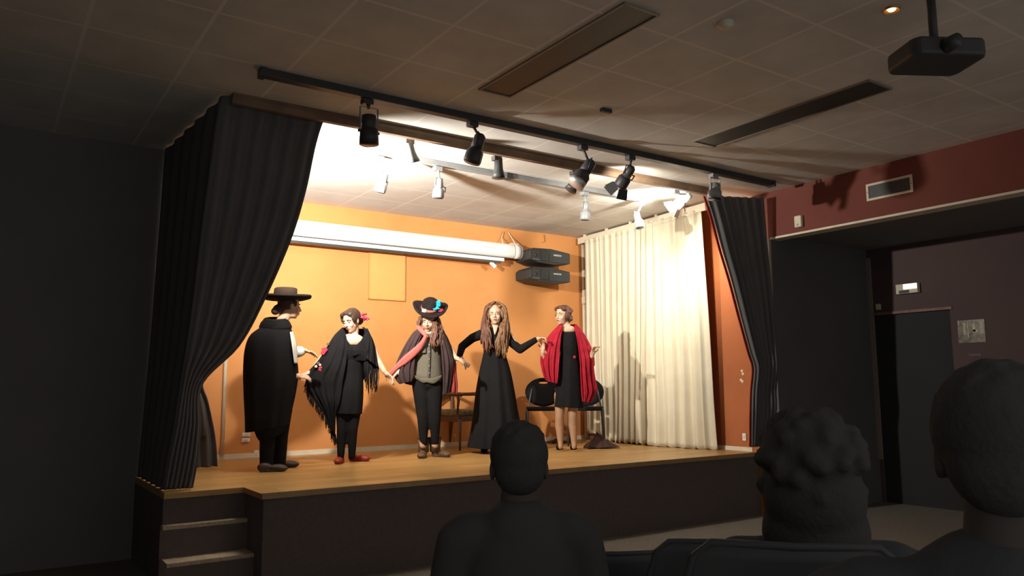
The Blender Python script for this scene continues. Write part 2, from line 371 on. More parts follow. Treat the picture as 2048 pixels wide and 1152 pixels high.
def rail_tracks():
    # main lighting track in front of the stage opening
    t = thing('lighting_track', 'long black lighting track on the ceiling in front of the stage', 'lighting track', (4.1, 5.05, ZC))
    G().bb((1.45, 5.015, ZC-.055), (6.78, 5.085, ZC-.001)).build('rail', M_BLACK, t, smooth=False, bevel=.004)
    G().bb((1.43, 5.005, ZC-.06), (1.47, 5.095, ZC-.001)).build('end_cap', M_BLACK, t, smooth=False)
    G().bb((6.76, 5.005, ZC-.06), (6.80, 5.095, ZC-.001)).build('end_cap', M_BLACK, t, smooth=False)
    t = thing('lighting_track', 'grey lighting track on the stage ceiling behind the curtain rail', 'lighting track', (3.8, 6.3, ZC))
    G().bb((1.9, 6.27, ZC-.05), (6.25, 6.33, ZC-.001)).build('rail', M_GREYMET, t, smooth=False, bevel=.004)
    G().box((4.28, 6.3, ZC-.03), (.07, .075, .055)).build('joiner', M_BLACK, t, smooth=False)
    # curtain rail / wooden beam along the stage edge
    t = thing('curtain_rail', 'brown wooden curtain rail across the top of the stage opening', 'curtain rail', (4.2, 5.66, ZC))
    G().prism([(0, 0), (.10, 0), (.10, -.035), (.07, -.075), (.02, -.075), (0, -.035)], (1.4, 5.58, ZC), (6.45, 5.58, ZC), (V((0, 1, 0)), V((0, 0, 1)))).build('beam', M_RAILW, t, smooth=False)
    G().bb((1.4, 5.68, ZC-.03), (6.45, 5.70, ZC-.001)).build('rail', M_CREAM, t, smooth=False)
    # rail of the cream curtains
    a = V((7.0, 8.52, ZC-.07)); b = V((6.86, 6.02, ZC-.07))
    t = thing('curtain_track', 'cream curtain track along the stage ceiling above the cream curtains', 'curtain track', ((a+b)/2))
    ax = axes_from(b-a)
    G().tube([a, b], .001).build('cord', M_CREAM, t)
    G().box((a+b)/2, (.03, .09, (b-a).length), ax).build('rail', M_CREAM, t, smooth=False, bevel=.003)
    for k in range(5):
        p = lerp(a, b, (k+.3)/5); G().bb((p.x-.012, p.y-.02, p.z+.03), (p.x+.012, p.y+.02, ZC)).build('bracket', M_CREAM, t, smooth=False)
rail_tracks()

def ceiling_fixture(x0, x1, y0, y1, label):
    c = V(((x0+x1)/2, (y0+y1)/2, ZC))
    t = thing('fluorescent_fixture', label, 'ceiling light', c)
    g = G(); w = .014
    g.bb((x0, y0, ZC-.012), (x1, y0+w, ZC)); g.bb((x0, y1-w, ZC-.012), (x1, y1, ZC)); g.bb((x0, y0+w, ZC-.012), (x0+w, y1-w, ZC)); g.bb((x1-w, y0+w, ZC-.012), (x1, y1-w, ZC))
    g.build('frame', mat('fixture_frame', (.25, .21, .18), .5, noise=(6, (.2, .17, .15), .6)), t, smooth=False)
    G().bb((x0+w, y0+w, ZC-.006), (x1-w, y1-w, ZC-.001)).build('panel', mat('dark_louvre', (.045, .04, .037), .5, noise=(30, (.03, .03, .03), .8)), t, smooth=False)
ceiling_fixture(2.845, 3.12, 3.02, 4.56, 'unlit long dark ceiling fixture nearest the middle of the tiled ceiling')
ceiling_fixture(5.04, 5.34, 2.9, 4.55, 'unlit long dark ceiling fixture close to the red bulkhead wall')

def small_ceiling():
    c = V((3.515, 2.88, ZC))
    t = thing('smoke_detector', 'small round smoke detector on the dark hall ceiling', 'smoke detector', c)
    G().tube([c, c-V((0, 0, .02))], [.05, .05], 20).build('base', M_CREAM, t); G().ell(c-V((0, 0, .025)), (.038, .038, .02)).build('sensor', M_CREAM, t)
    c = V((3.887, 4.367, ZC))
    o = G().box(c-V((0, 0, .015)), (.10, .035, .03)).build('ceiling_clip', M_BLACK, None, c, smooth=False, bevel=.004); tag(o, 'small black clip fixed to a ceiling tile above the stage', 'clip')
    c = at_z(1783, 18, ZC)
    t = thing('recessed_spotlight', 'small lit amber spotlight recessed in the hall ceiling', 'ceiling light', c)
    g = G(); g.tube([c-V((0, 0, .012)), c], [.042, .048], 24, caps=False); g.tube([c-V((0, 0, .012)), c-V((0, 0, .002))], [.042, .028], 24, caps=False)
    g.build('ring', mat('brass_ring', (.35, .2, .08), .4, metal=.5, noise=(9, (.3, .16, .06), .5)), t)
    G().ell(c-V((0, 0, .006)), (.020, .020, .008)).build('bulb', mat('amber_bulb', (.9, .6, .3), .3, noise=(3, (.9, .6, .3), .1), emit=(1, .62, .22), estr=14), t)
    # projector on its pole
    c = V((4.09, 1.98, 3.12))
    t = thing('video_projector', 'dark video projector hanging on a pole from the hall ceiling', 'projector', (c.x, c.y, ZC))
    D = mat('projector_plastic', (.05, .05, .052), .6, noise=(9, (.045, .045, .046), .5))
    pr = [(-.20, -.11), (-.17, -.15), (.17, -.15), (.20, -.11), (.20, .11), (.17, .15), (-.17, .15), (-.20, .11)]
    ax = (V((.87, -.5, 0)), V((.5, .87, 0)))
    G().prism(pr, c-V((0, 0, .055)), c+V((0, 0, .045)), ax).build('housing', D, t, smooth=False, bevel=.02)
    G().tube([c+V((0, 0, .045)), (c.x, c.y, ZC-.02)], .022).build('pole', D, t)
    G().tube([(c.x, c.y, ZC-.02), (c.x, c.y, ZC)], .07, 20).build('ceiling_plate', D, t)
    G().tube([c+V((-.1, -.1, -.01)), c+V((-.13, -.18, -.01))], [.04, .035], 20).build('lens', M_BLACK, t)
    G().tube([c+V((.1, .0, .03)), c+V((.18, -.02, .06)), c+V((.32, -.1, .09))], .012).build('arm', D, t)
small_ceiling()

def bulkhead_things():
    a = at_x(1733, 370, XR); b = at_x(1825, 384, XR)
    y0, y1, z0, z1 = 3.755, 4.216, 3.18, 3.349
    t = thing('air_vent', 'rectangular air vent with pale frame on the red bulkhead wall', 'vent', (XR, (y0+y1)/2, (z0+z1)/2))
    g = G(); w = .022; x = XR
    g.bb((x-.012, y0, z0), (x, y1, z0+w)); g.bb((x-.012, y0, z1-w), (x, y1, z1)); g.bb((x-.012, y0, z0+w), (x, y0+w, z1-w)); g.bb((x-.012, y1-w, z0+w), (x, y1, z1-w))
    g.build('frame', M_CREAM, t, smooth=False)
    G().bb((x-.004, y0+w, z0+w), (x, y1-w, z1-w)).build('grille', M_BLACK, t, smooth=False)
    for yy in (y0+.011, y1-.011): G().ell((x-.013, yy, (z0+z1)/2), (.002, .005, .005)).build('screw', M_BLACK, t)
    c = V((XR-.025, 4.985, 3.115))
    t = thing('wall_alarm', 'small pale rounded alarm box on the red wall above the bulkhead edge', 'alarm box', (XR, c.y, c.z))
    G().box(c, (.05, .085, .125)).build('case', M_CREAM, t, smooth=False, bevel=.012)
    G().ell(c+V((-.026, .0, -.035)), (.003, .01, .01)).build('button', M_GREYMET, t)
    # exit light over the door
    c = V((XD-.035, 4.86, 2.50))
    t = thing('exit_light', 'small lit emergency light box above the black door', 'emergency light', (XD, c.y, c.z))
    G().box(c, (.06, .26, .115)).build('case', M_CREAM, t, smooth=False, bevel=.006)
    G().box(c+V((-.0325, -.045, .022)), (.006, .16, .06)).build('diffuser', mat('emergency_glow', (.9, .9, .8), .4, noise=(3, (.9, .9, .8), .1), emit=(1, .93, .72), estr=1.3), t, smooth=False)
    G().box(c+V((-.032, .03, -.035)), (.006, .12, .035)).build('display', M_BLACK, t, smooth=False)
    c = V((XD-.012, 5.25, 2.32)); o = G().box(c, (.024, .055, .07)).build('door_sensor', M_CREAM, None, c, smooth=False, bevel=.003); tag(o, 'tiny box beside the top corner of the black door', 'sensor')
    # picture right of the door
    y0, y1, z0, z1 = 4.06, 4.345, 1.835, 2.085
    c = V((XD, (y0+y1)/2, (z0+z1)/2))
    t = thing('wall_poster', 'small glossy picture of pale and brown shapes beside the black door', 'poster', c)
    G().bb((XD-.008, y0, z0), (XD, y1, z1)).build('sheet', mat('poster_print', (.22, .17, .11), .25, noise=(22, (.05, .04, .03), 1)), t, smooth=False)
    for yy, w, h, zz in ((4.33, .012, .05, 2.06), (4.27, .03, .13, 1.99), (4.235, .012, .18, 1.98), (4.17, .03, .09, 2.0), (4.09, .035, .13, 1.99), (4.16, .06, .03, 1.96)):
        G().bb((XD-.0105, yy-w/2, zz-h/2), (XD-.008, yy+w/2, zz+h/2)).build('picture_patch', mat('poster_pale', (.42, .38, .25), .4, noise=(30, (.25, .2, .13), .8)), t, smooth=False)
    c = V((XD-.004, 4.185, 1.70)); o = G().box(c, (.006, .13, .022)).build('wall_notice', mat('red_notice', (.16, .06, .055), .6, noise=(40, (.1, .07, .07), .9)), None, c, smooth=False)
    tag(o, 'thin dull red notice strip under the glossy picture', 'notice')
bulkhead_things()

# ------------------------------------------------------------------ projection screen and loudspeakers
def screen():
    Y = 8.45; a = at_y(570, 466, Y); e = at_y(1043, 505, Y)
    zc = e.z; x1 = e.x; x0 = 2.3
    t = thing('projection_screen', 'white rolled-up projection screen case mounted high on the back wall', 'projection screen', ((x0+x1)/2, YB, zc))
    pr = [(.07*math.cos(a)*(1.0), .095*math.sin(a)) for a in [2*PI*k/16 for k in range(16)]]
    G().prism(pr, (x0, Y, zc), (x1-.14, Y, zc), (V((0, 1, 0)), V((0, 0, 1)))).build('housing', M_WHITE, t, smooth=False)
    G().ell((x1-.14, Y, zc), (.02, .073, .098)).build('seam_ring', M_GREYMET, t)
    g = G(); g.prism([(u*1.03, v*1.03) for u, v in pr], (x1-.135, Y, zc), (x1-.03, Y, zc), (V((0, 1, 0)), V((0, 0, 1)))); g.ell((x1-.03, Y, zc), (.035, .072, .098))
    g.build('end_cap', M_WHITE, t)
    xb = at_y(1000, 518, Y).x
    G().bb((x0, Y-.03, zc-.15), (xb+.05, Y+.01, zc-.105)).build('bottom_bar', M_WHITE, t, smooth=False, bevel=.006)
    G().bb((x0, Y-.034, zc-.178), (xb, Y+.01, zc-.152)).build('black_border', M_BLACK, t, smooth=False)
    G().bb((x0, Y-.06, zc-.101), (x1-.2, Y+.0, zc-.092)).build('slot', M_GREYMET, t, smooth=False)
    lab = at_y(975, 497, Y)
    o = G().box((lab.x, Y-.070, zc+.005), (.26, .003, .05)).build('maker_plate', M_WHITE, t, smooth=False)
    fc = bpy.data.curves.new('maker_lettering', 'FONT'); fc.body = 'PROCOLOR'; fc.size = .032; fc.align_x = 'CENTER'; fc.extrude = .0006
    fo = bpy.data.objects.new('maker_lettering', fc); COL.objects.link(fo)
    dg = bpy.context.evaluated_depsgraph_get(); me = bpy.data.meshes.new_from_object(fo.evaluated_get(dg)); bpy.data.objects.remove(fo)
    lo = bpy.data.objects.new('maker_lettering', me); COL.objects.link(lo); me.materials.clear(); me.materials.append(M_GREYMET)
    lo.parent = o; lo.location = V((lab.x, Y-.0722, zc-.004))-ROOTLOC[t.name]; lo.rotation_euler = (PI/2, 0, 0)
    # pull handle and bracket
    h = at_y(985, 532, Y)
    G().box((h.x, Y-.01, zc-.205), (.10, .02, .05), (V((.8, 0, -.6)), V((0, 1, 0)), V((.6, 0, .8)))).build('pull_handle', M_WHITE, t, smooth=False, bevel=.005)
    G().bb((x1-.16, Y, zc+.09), (x1-.04, YB-.004, zc+.115)).build('wall_bracket', M_CREAM, t, smooth=False)
    G().tube([(x1-.30, Y, zc+.09), (x1-.24, YB-.03, zc+.2), (x1-.2, YB-.02, ZC-.05)], .006).build('cable', M_CREAM, t)
    G().tube([(x1-.1, Y, zc+.1), (x1-.08, YB-.03, zc+.22), (x1-.13, YB-.02, ZC-.05)], .006).build('cable', M_CREAM, t)
screen()
def speakers():
    for k, (cy, lab) in enumerate(((515, 'black wedge loudspeaker mounted sideways on the back wall, upper of the pair'), (552, 'black wedge loudspeaker mounted sideways on the back wall, lower of the pair'))):
        Y = 8.33
        a = at_y(1051, cy-1, Y); b = at_y(1132, cy+4, Y)
        c = V(((a.x+b.x)/2, Y, at_y(1092, cy, Y).z)); w = b.x-a.x; h = .19
        t = thing('loudspeaker', lab, 'loudspeaker', (c.x, YB, c.z), 'loudspeakers on the back wall')
        # hexagonal outline, swept from the wall forward and narrowing to the front
        pr = [(-w/2, h*.28), (-w*.42, h*.5), (w*.02, h*.56), (w*.5, h*.36), (w*.5, -h*.40), (w*.1, -h*.60), (-w*.3, -h*.52), (-w/2, -h*.32)]
        g = G(); n = len(pr)
        R = []
        for yy, s_ in ((YB-.02, .96), (Y-.02, 1.0), (Y-.10, .98)):
            R.append([V((c.x+u*s_, yy, c.z+v*s_)) for u, v in pr])
        g.rings(R); g.build('cabinet', M_SPK, t, smooth=False, bevel=.008)
        yf = Y-.104
        G().box((c.x+w*.22, yf, c.z-.01), (w*.5, .008, h*.72)).build('grille', mat('speaker_grille', (.045, .052, .053), .6, noise=(160, (.02, .02, .02), 1), bump=.4, bscale=300), t, smooth=False, bevel=.004)
        G().box((c.x-w*.13, yf, c.z), (w*.17, .008, h*.70)).build('grille', mat('speaker_grille2', (.038, .05, .05), .6, noise=(160, (.02, .02, .02), 1), bump=.4, bscale=300), t, smooth=False, bevel=.004)
        g = G(); hx = c.x-w*.36
        g.prism([(-.06, .05), (.06, .06), (.06, -.06), (-.06, -.05)], (hx, yf-.002, c.z), (hx, yf+.004, c.z), (V((1, 0, 0)), V((0, 0, 1)))); g.build('horn', M_BLACK, t, smooth=False)
        G().ell((hx, yf-.004, c.z), (.022, .01, .03)).build('horn_throat', M_DISC, t)
        G().box((hx, yf-.004, c.z-.058), (.12, .006, .006)).build('trim_strip', M_GREYMET, t, smooth=False)
        G().box((c.x+w*.16, yf-.006, c.z+.02), (.13, .003, .022)).build('badge', mat('grey_badge', (.45, .47, .46), .5, noise=(120, (.15, .15, .15), 1)), t, smooth=False)
        G().bb((c.x-.05, YB-.06, c.z-.03), (c.x+.05, YB, c.z+.03)).build('wall_bracket', M_BLACK, t, smooth=False)
    a = at_y(1086, 478, YB-.01); o = G().tube([(a.x+.02, YB-.012, ZC-.02), (a.x+.03, YB-.012, ZC-.12), (a.x-.02, YB-.012, a.z-.05)], .005).build('speaker_cable', mat('tan_cable', (.35, .2, .07), .6, noise=(8, (.3, .17, .06), .5)), None, V((a.x, YB-.012, ZC)))
    tag(o, 'thin tan cable hanging down the wall to the upper loudspeaker', 'cable')
speakers()

# ------------------------------------------------------------------ curtains
def curtain_sheet(top, bot_fn, rows, cols, name, m, parent, thick=.008):
    R = []
    for j in range(rows):
        R.append([bot_fn(i/(cols-1), j/(rows-1)) for i in range(cols)])
    return G().rings(R, closed=False).build(name, m, parent, solid=thick)

def cream_curtains():
    def panel(x0t, y0t, x0b, y0b, x1t, y1t, x1b, y1b, zt, zb, folds, amp, seed, label):
        rnd = random.Random(seed); ph = [rnd.uniform(0, 6.28) for _ in range(4)]
        t = thing('cream_curtain', label, 'curtain', ((x0b+x1b)/2, (y0b+y1b)/2, zb), 'cream curtains on the stage side')
        def fn(u, v):
            x = lerp(lerp(x0t, x1t, u), lerp(x0b, x1b, u), v); y = lerp(lerp(y0t, y1t, u), lerp(y0b, y1b, u), v)
            z = lerp(zt, zb, v)
            A = amp*(.7+.5*v)
            w = A*math.sin(2*PI*folds*u+ph[0]+.5*math.sin(3*v+ph[1])) + A*.5*math.sin(2*PI*folds*1.7*u+ph[2]) + .3*A*math.sin(9*v+ph[3]+5*u)*v
            return V((x+w, y+A*.4*math.cos(2*PI*folds*u+ph[0]), z+.012*math.sin(2*PI*folds*u)*v))
        curtain_sheet(None, fn, 50, 150, 'cloth', M_CURT, t)
        def hd(u, v): p = fn(u, 0); return V((p.x-.003, p.y, zt+.03-.05*v))
        curtain_sheet(None, hd, 3, 150, 'header_tape', M_CURT, t)
        nh = int(folds*1.6)
        for k in range(nh):
            p = fn((k+.5)/nh, 0); q = V((lerp(7.0, 6.86, (8.52-p.y)/2.5), p.y, ZC-.06))
            G().tube([p+V((0, 0, .02)), q], .006, 6).build('hook', M_CREAM, t)
    zt = 3.40
    a = at_x(1182, 478, 6.99); 
    panel(6.98, 8.38, 6.98, 8.42, 6.95, 7.98, 6.93, 7.90, zt, ZS+.10, 3, .03, 3, 'narrow gathered cream curtain hanging nearest the back corner pipe')
    panel(6.96, 8.0, 6.93, 7.93, 6.90, 7.0, 6.86, 7.05, zt, ZS+.015, 8, .032, 5, 'cream curtain with the person-shaped shadow across it')
    panel(6.88, 7.03, 6.84, 7.08, 6.86, 6.10, 6.98, 6.13, zt, ZS+.012, 7, .026, 9, 'wide brightly lit cream curtain hanging closest to the stage edge')
cream_curtains()

def black_drapes():
    # left drape: hangs from the rail, tied back low at the left; the other end runs back beside the steps
    t = thing('black_drape', 'huge black stage drape tied back beside the steps', 'curtain', (1.35, 6.3, ZS))
    lead = [(650, 232, 5.68), (632, 290, 5.72), (611, 385, 5.78), (582, 480, 5.86), (532, 595, 5.96), (480, 690, 6.06), (405, 768, 6.18), (401, 850, 6.2), (397, 910, 6.21), (386, 974, 6.22)]
    L = [at_y(x, y, Y) for x, y, Y in lead]; L[-1].z = ZS+.01
    Ls = spline(L, 60)
    def path_far(z):   # the far end of the sheet
        return V((XL-.02, 7.28, z))
    def fn(u, v):
        p = V(Ls[min(int(v*59), 59)]); z = p.z
        c = V((lerp(1.36, 1.185, v), lerp(5.66, 6.24, v), z)); e = V((lerp(1.27, 1.185, v), 7.312, z))
        # u 0 = leading edge, .55 = corner, 1 = far end
        if u < .55: k = u/.55; q = p.lerp(c, k)
        else: k = (u-.55)/.45; q = c.lerp(e, k)
        s_ = min(1, (p-c).length/.5)
        amp = .014
        if u < .55: q = q+V((0, amp*math.sin(u*2*PI*11+.6*math.sin(4*v))*(1 if u > .02 else 0), 0))
        else: q = q+V((amp*.8*math.sin(u*2*PI*12+.6*math.sin(4*v)), 0, 0))
        return q
    curtain_sheet(None, fn, 60, 200, 'cloth', M_BLACKV, t, .012)
    def lin(u, v):
        p = fn(.0, v); return p+V((-.06*u+.004, .018+.01*u, 0))
    curtain_sheet(None, lin, 60, 4, 'red_lining', mat('wine_lining', (.10, .03, .035), .9, noise=(6, (.07, .02, .03), .6)), t, .006)['label'] = 'dark wine lining along the open edge'
    tp = fn(0, 6/9); G().tube([tp+V((.0, 0, .02)), tp+V((-.06, -.06, .03)), V((1.27, 6.1, tp.z+.05))], .02).build('tieback', M_BLACKV, t)
    # second, narrow drape behind
    t = thing('black_drape', 'narrow black side drape hanging behind the big drape on stage', 'curtain', (1.7, 7.75, ZS))
    e = [(405, 700), (405, 768), (415, 800), (424, 840), (431, 880), (435, 936)]
    E = spline([at_y(x, y, 7.74) for x, y in e], 40)
    def fn2(u, v):
        p = V(E[min(int(v*39), 39)]); z = lerp(3.3, E[0][2], 0) if False else p.z
        x0 = 1.34+.0*v; a = at_y(400, 930, 7.74).x
        q = V((lerp(p.x, x0, u), 7.74+.035*math.sin(u*2*PI*5), max(z, ZS+.012)))
        return q
    curtain_sheet(None, fn2, 40, 80, 'cloth', M_BLACKV, t, .01)
    # right drape
    t = thing('black_drape', 'black stage drape with red lined edge gathered beside the red wall', 'curtain', (6.9, 5.45, ZS))
    lead = [(1408, 392, 5.46), (1424, 440, 5.46), (1441, 500, 5.46), (1460, 563, 5.46), (1480, 640, 5.46), (1497, 705, 5.46), (1505, 737, 5.46), (1501, 780, 5.5), (1499, 830, 5.52), (1499, 893, 5.66)]
    R_ = spline([at_y(x, y, Y) for x, y, Y in lead], 60)
    def fr(u, v):
        p = V(R_[min(int(v*59), 59)]); p.z = max(p.z, ZS+.012)
        xe = lerp(7.06, 7.135, min(1, v*2.5)); 
        q = V((lerp(p.x, xe, u), p.y-.05*u*u, p.z+(.075*u if v < .02 else .07*u*(1-v))))
        q = q+V((0, -.035+.016*math.sin(u*2*PI*7+.8*math.sin(5*v))*(1+.5*math.sin(9*u)), 0))
        return q
    curtain_sheet(None, fr, 60, 160, 'cloth', M_BLACKV, t, .012)
    def frl(u, v): p = fr(0, v); return p+V((-.022+.05*u, .03+.01*u, 0))
    curtain_sheet(None, frl, 60, 4, 'red_lining', M_REDLIN, t, .006)['label'] = 'red lining along the open edge'
black_drapes()

# ------------------------------------------------------------------ spotlights
def spotlight(kind, mx, my, Y, rear, front, label, m=M_BLACK, dy=0.0, lit=False, group='theatre spotlights on the ceiling tracks'):
    z0 = ZC-.062
    c = at_y(mx, my, Y); top = V((c.x, Y, z0))
    t = thing('stage_spotlight', label, 'spotlight', top, group)
    R_ = at_y(rear[0], rear[1], Y); Fp = at_y(front[0], front[1], Y+dy)
    d = (Fp-R_); L = d.length; d.normalize(); ax = axes_from(d)
    G().bb((top.x-.05, Y-.03, z0-.035), (top.x+.03, Y+.03, z0+.005)).build('clamp', m, t, smooth=False, bevel=.004)
    if kind == 'can':
        G().tube([top-V((0, 0, .03)), V((top.x, Y, R_.z+.05))], [.016, .01]).build('stem', m, t)
        w = .068
        g = G()
        g.bb((R_.x-w, Y-.008, R_.z+.055), (R_.x+w, Y+.008, R_.z+.062))
        for s_ in (-1, 1): g.bb((R_.x+s_*w-.003, Y-.008, R_.z-.12), (R_.x+s_*w+.003, Y+.008, R_.z+.062))
        g.build('yoke', M_GREYMET, t, smooth=False)
        G().tube([R_, R_+d*L*.55], [.052, .056], 24).build('housing', m, t)
        G().tube([R_+d*L*.5, R_+d*L], [.066, .072], 24).build('lens_hood', m, t)
        for s_ in (-1, 1): G().tube([R_+V((s_*.05, 0, -.12)), R_+V((s_*.082, 0, -.12))], .011).build('knob', m, t)
        G().tube([R_+d*(L+.001), R_+d*(L+.004)], .062, 24).build('lens', M_DISC, t)
        return t
    if kind == 'cone':
        G().tube([top-V((0, 0, .03)), R_], [.010, .008]).build('stem', m, t)
        G().tube([R_, R_+d*L*.5, R_+d*L*.8, R_+d*L], [.036, .040, .052, .062], 24).build('housing', m, t)
        G().tube([R_+d*(L+.0005), R_+d*(L+.003)], .055, 24).build('lens', M_DISC, t)
        return t
    # fresnel / barn door
    G().tube([top-V((0, 0, .03)), R_+d*.05+V((0, 0, .03))], [.012, .010]).build('stem', m, t)
    k = L/.28
    G().tube([R_, R_+d*.02, R_+d*L*.55], [.030*k, .052*k, .056*k], 24).build('housing', m, t)
    G().tube([R_+d*L*.5, R_+d*L*.62, R_+d*L*.92, R_+d*L], [.056*k, .078*k, .082*k, .074*k], 24).build('lens_hood', m, t)
    side = ax[0] if ax[0].x > 0 else -ax[0]
    q = R_+d*L*.62
    G().tube([q+side*.05*k, q+side*.12*k, q+side*.12*k-d*.06*k, q+side*.05*k-d*.07*k], .007, 8).build('handle', m, t)
    pv = R_+d*L*.3
    G().tube([pv+ax[0]*.07*k+d*.02, R_+d*.04+ax[0]*.06*k+V((0, 0, .04)), R_+d*.04-ax[0]*.06*k+V((0, 0, .04)), pv-ax[0]*.07*k+d*.02], .006, 8).build('yoke', m, t)
    G().tube([R_+d*(L+.001), R_+d*(L+.004)], .066*k, 24).build('lens', M_LENSON if lit else M_DISC, t)
    if kind == 'ring': G().tube([R_+d*L*.86, R_+d*L*1.02], [.084*k, .084*k], 28).build('colour_frame', M_RIM, t)
    if kind == 'barn':
        e = R_+d*L
        for j, (a_, b_) in enumerate(((ax[0], ax[1]), (-ax[0], ax[1]), (ax[1], ax[0]), (-ax[1], ax[0]))):
            o = a_*.075*k; out = (d*.85+a_*.5).normalized()
            vs = [e+o-b_*.07*k, e+o+b_*.07*k, e+o+out*.12*k+b_*.085*k, e+o+out*.12*k-b_*.085*k]
            G().add(vs, [(0, 1, 2, 3)]).build('barn_door', m, t, smooth=False, solid=.003)
    return t

spotlight('can', 737, 195, 5.05, (738, 232), (738, 289), 'black canister spotlight in a wire yoke, the one nearest the big drape')
spotlight('fresnel', 947, 240, 5.05, (962, 268), (943, 326), 'black spotlight tilted down, between the two cone-shaped lamps', dy=.05)
spotlight('ring', 1167, 290, 5.05, (1184, 322), (1152, 368), 'black spotlight with pale rim pointing toward the left, over the cream-walled opening', dy=.05)
spotlight('barn', 1262, 310, 5.05, (1265, 333), (1240, 372), 'black spotlight with open barn doors in the white glare', dy=.16)
spotlight('can', 1428, 345, 5.05, (1430, 368), (1429, 398), 'spotlight with pale yoke half hidden above the gathered black drape', m=M_GREYMET)
spotlight('cone', 820, 266, 5.72, (817, 284), (826, 324), 'grey cone lamp hanging crooked under the wooden rail', m=M_GREYMET, dy=.03)
spotlight('cone', 995, 303, 5.72, (997, 317), (997, 356), 'black cone lamp hanging straight down under the wooden rail')
spotlight('cone', 1150, 335, 5.72, (1158, 352), (1141, 380), 'black cone lamp mostly hidden behind the pale-rimmed spotlight', m=M_BLACK, dy=.03)
spotlight('fresnel', 760, 316, 6.3, (771, 344), (759, 384), 'pale blue-grey spotlight on the rear track, nearest the big drape', m=M_PALEMET, dy=.05)
spotlight('fresnel', 877, 330, 6.3, (879, 356), (876, 396), 'grey spotlight on the middle of the rear track', m=M_GREYMET, dy=.02)
spotlight('fresnel', 1170, 380, 6.3, (1172, 404), (1170, 440), 'small dark spotlight on the rear track above the loudspeakers', m=M_GREYMET, dy=.02)
spotlight('fresnel', 1283, 405, 6.3, (1272, 425), (1280, 455), 'pale spotlight with black face hanging in front of the cream curtains', m=M_PALEMET, dy=-.05)
spotlight('barn', 1352, 372, 5.72, (1382, 388), (1352, 412), 'pale spotlight with open flaps hanging close to the cream curtain track', m=M_PALEMET, dy=.16)

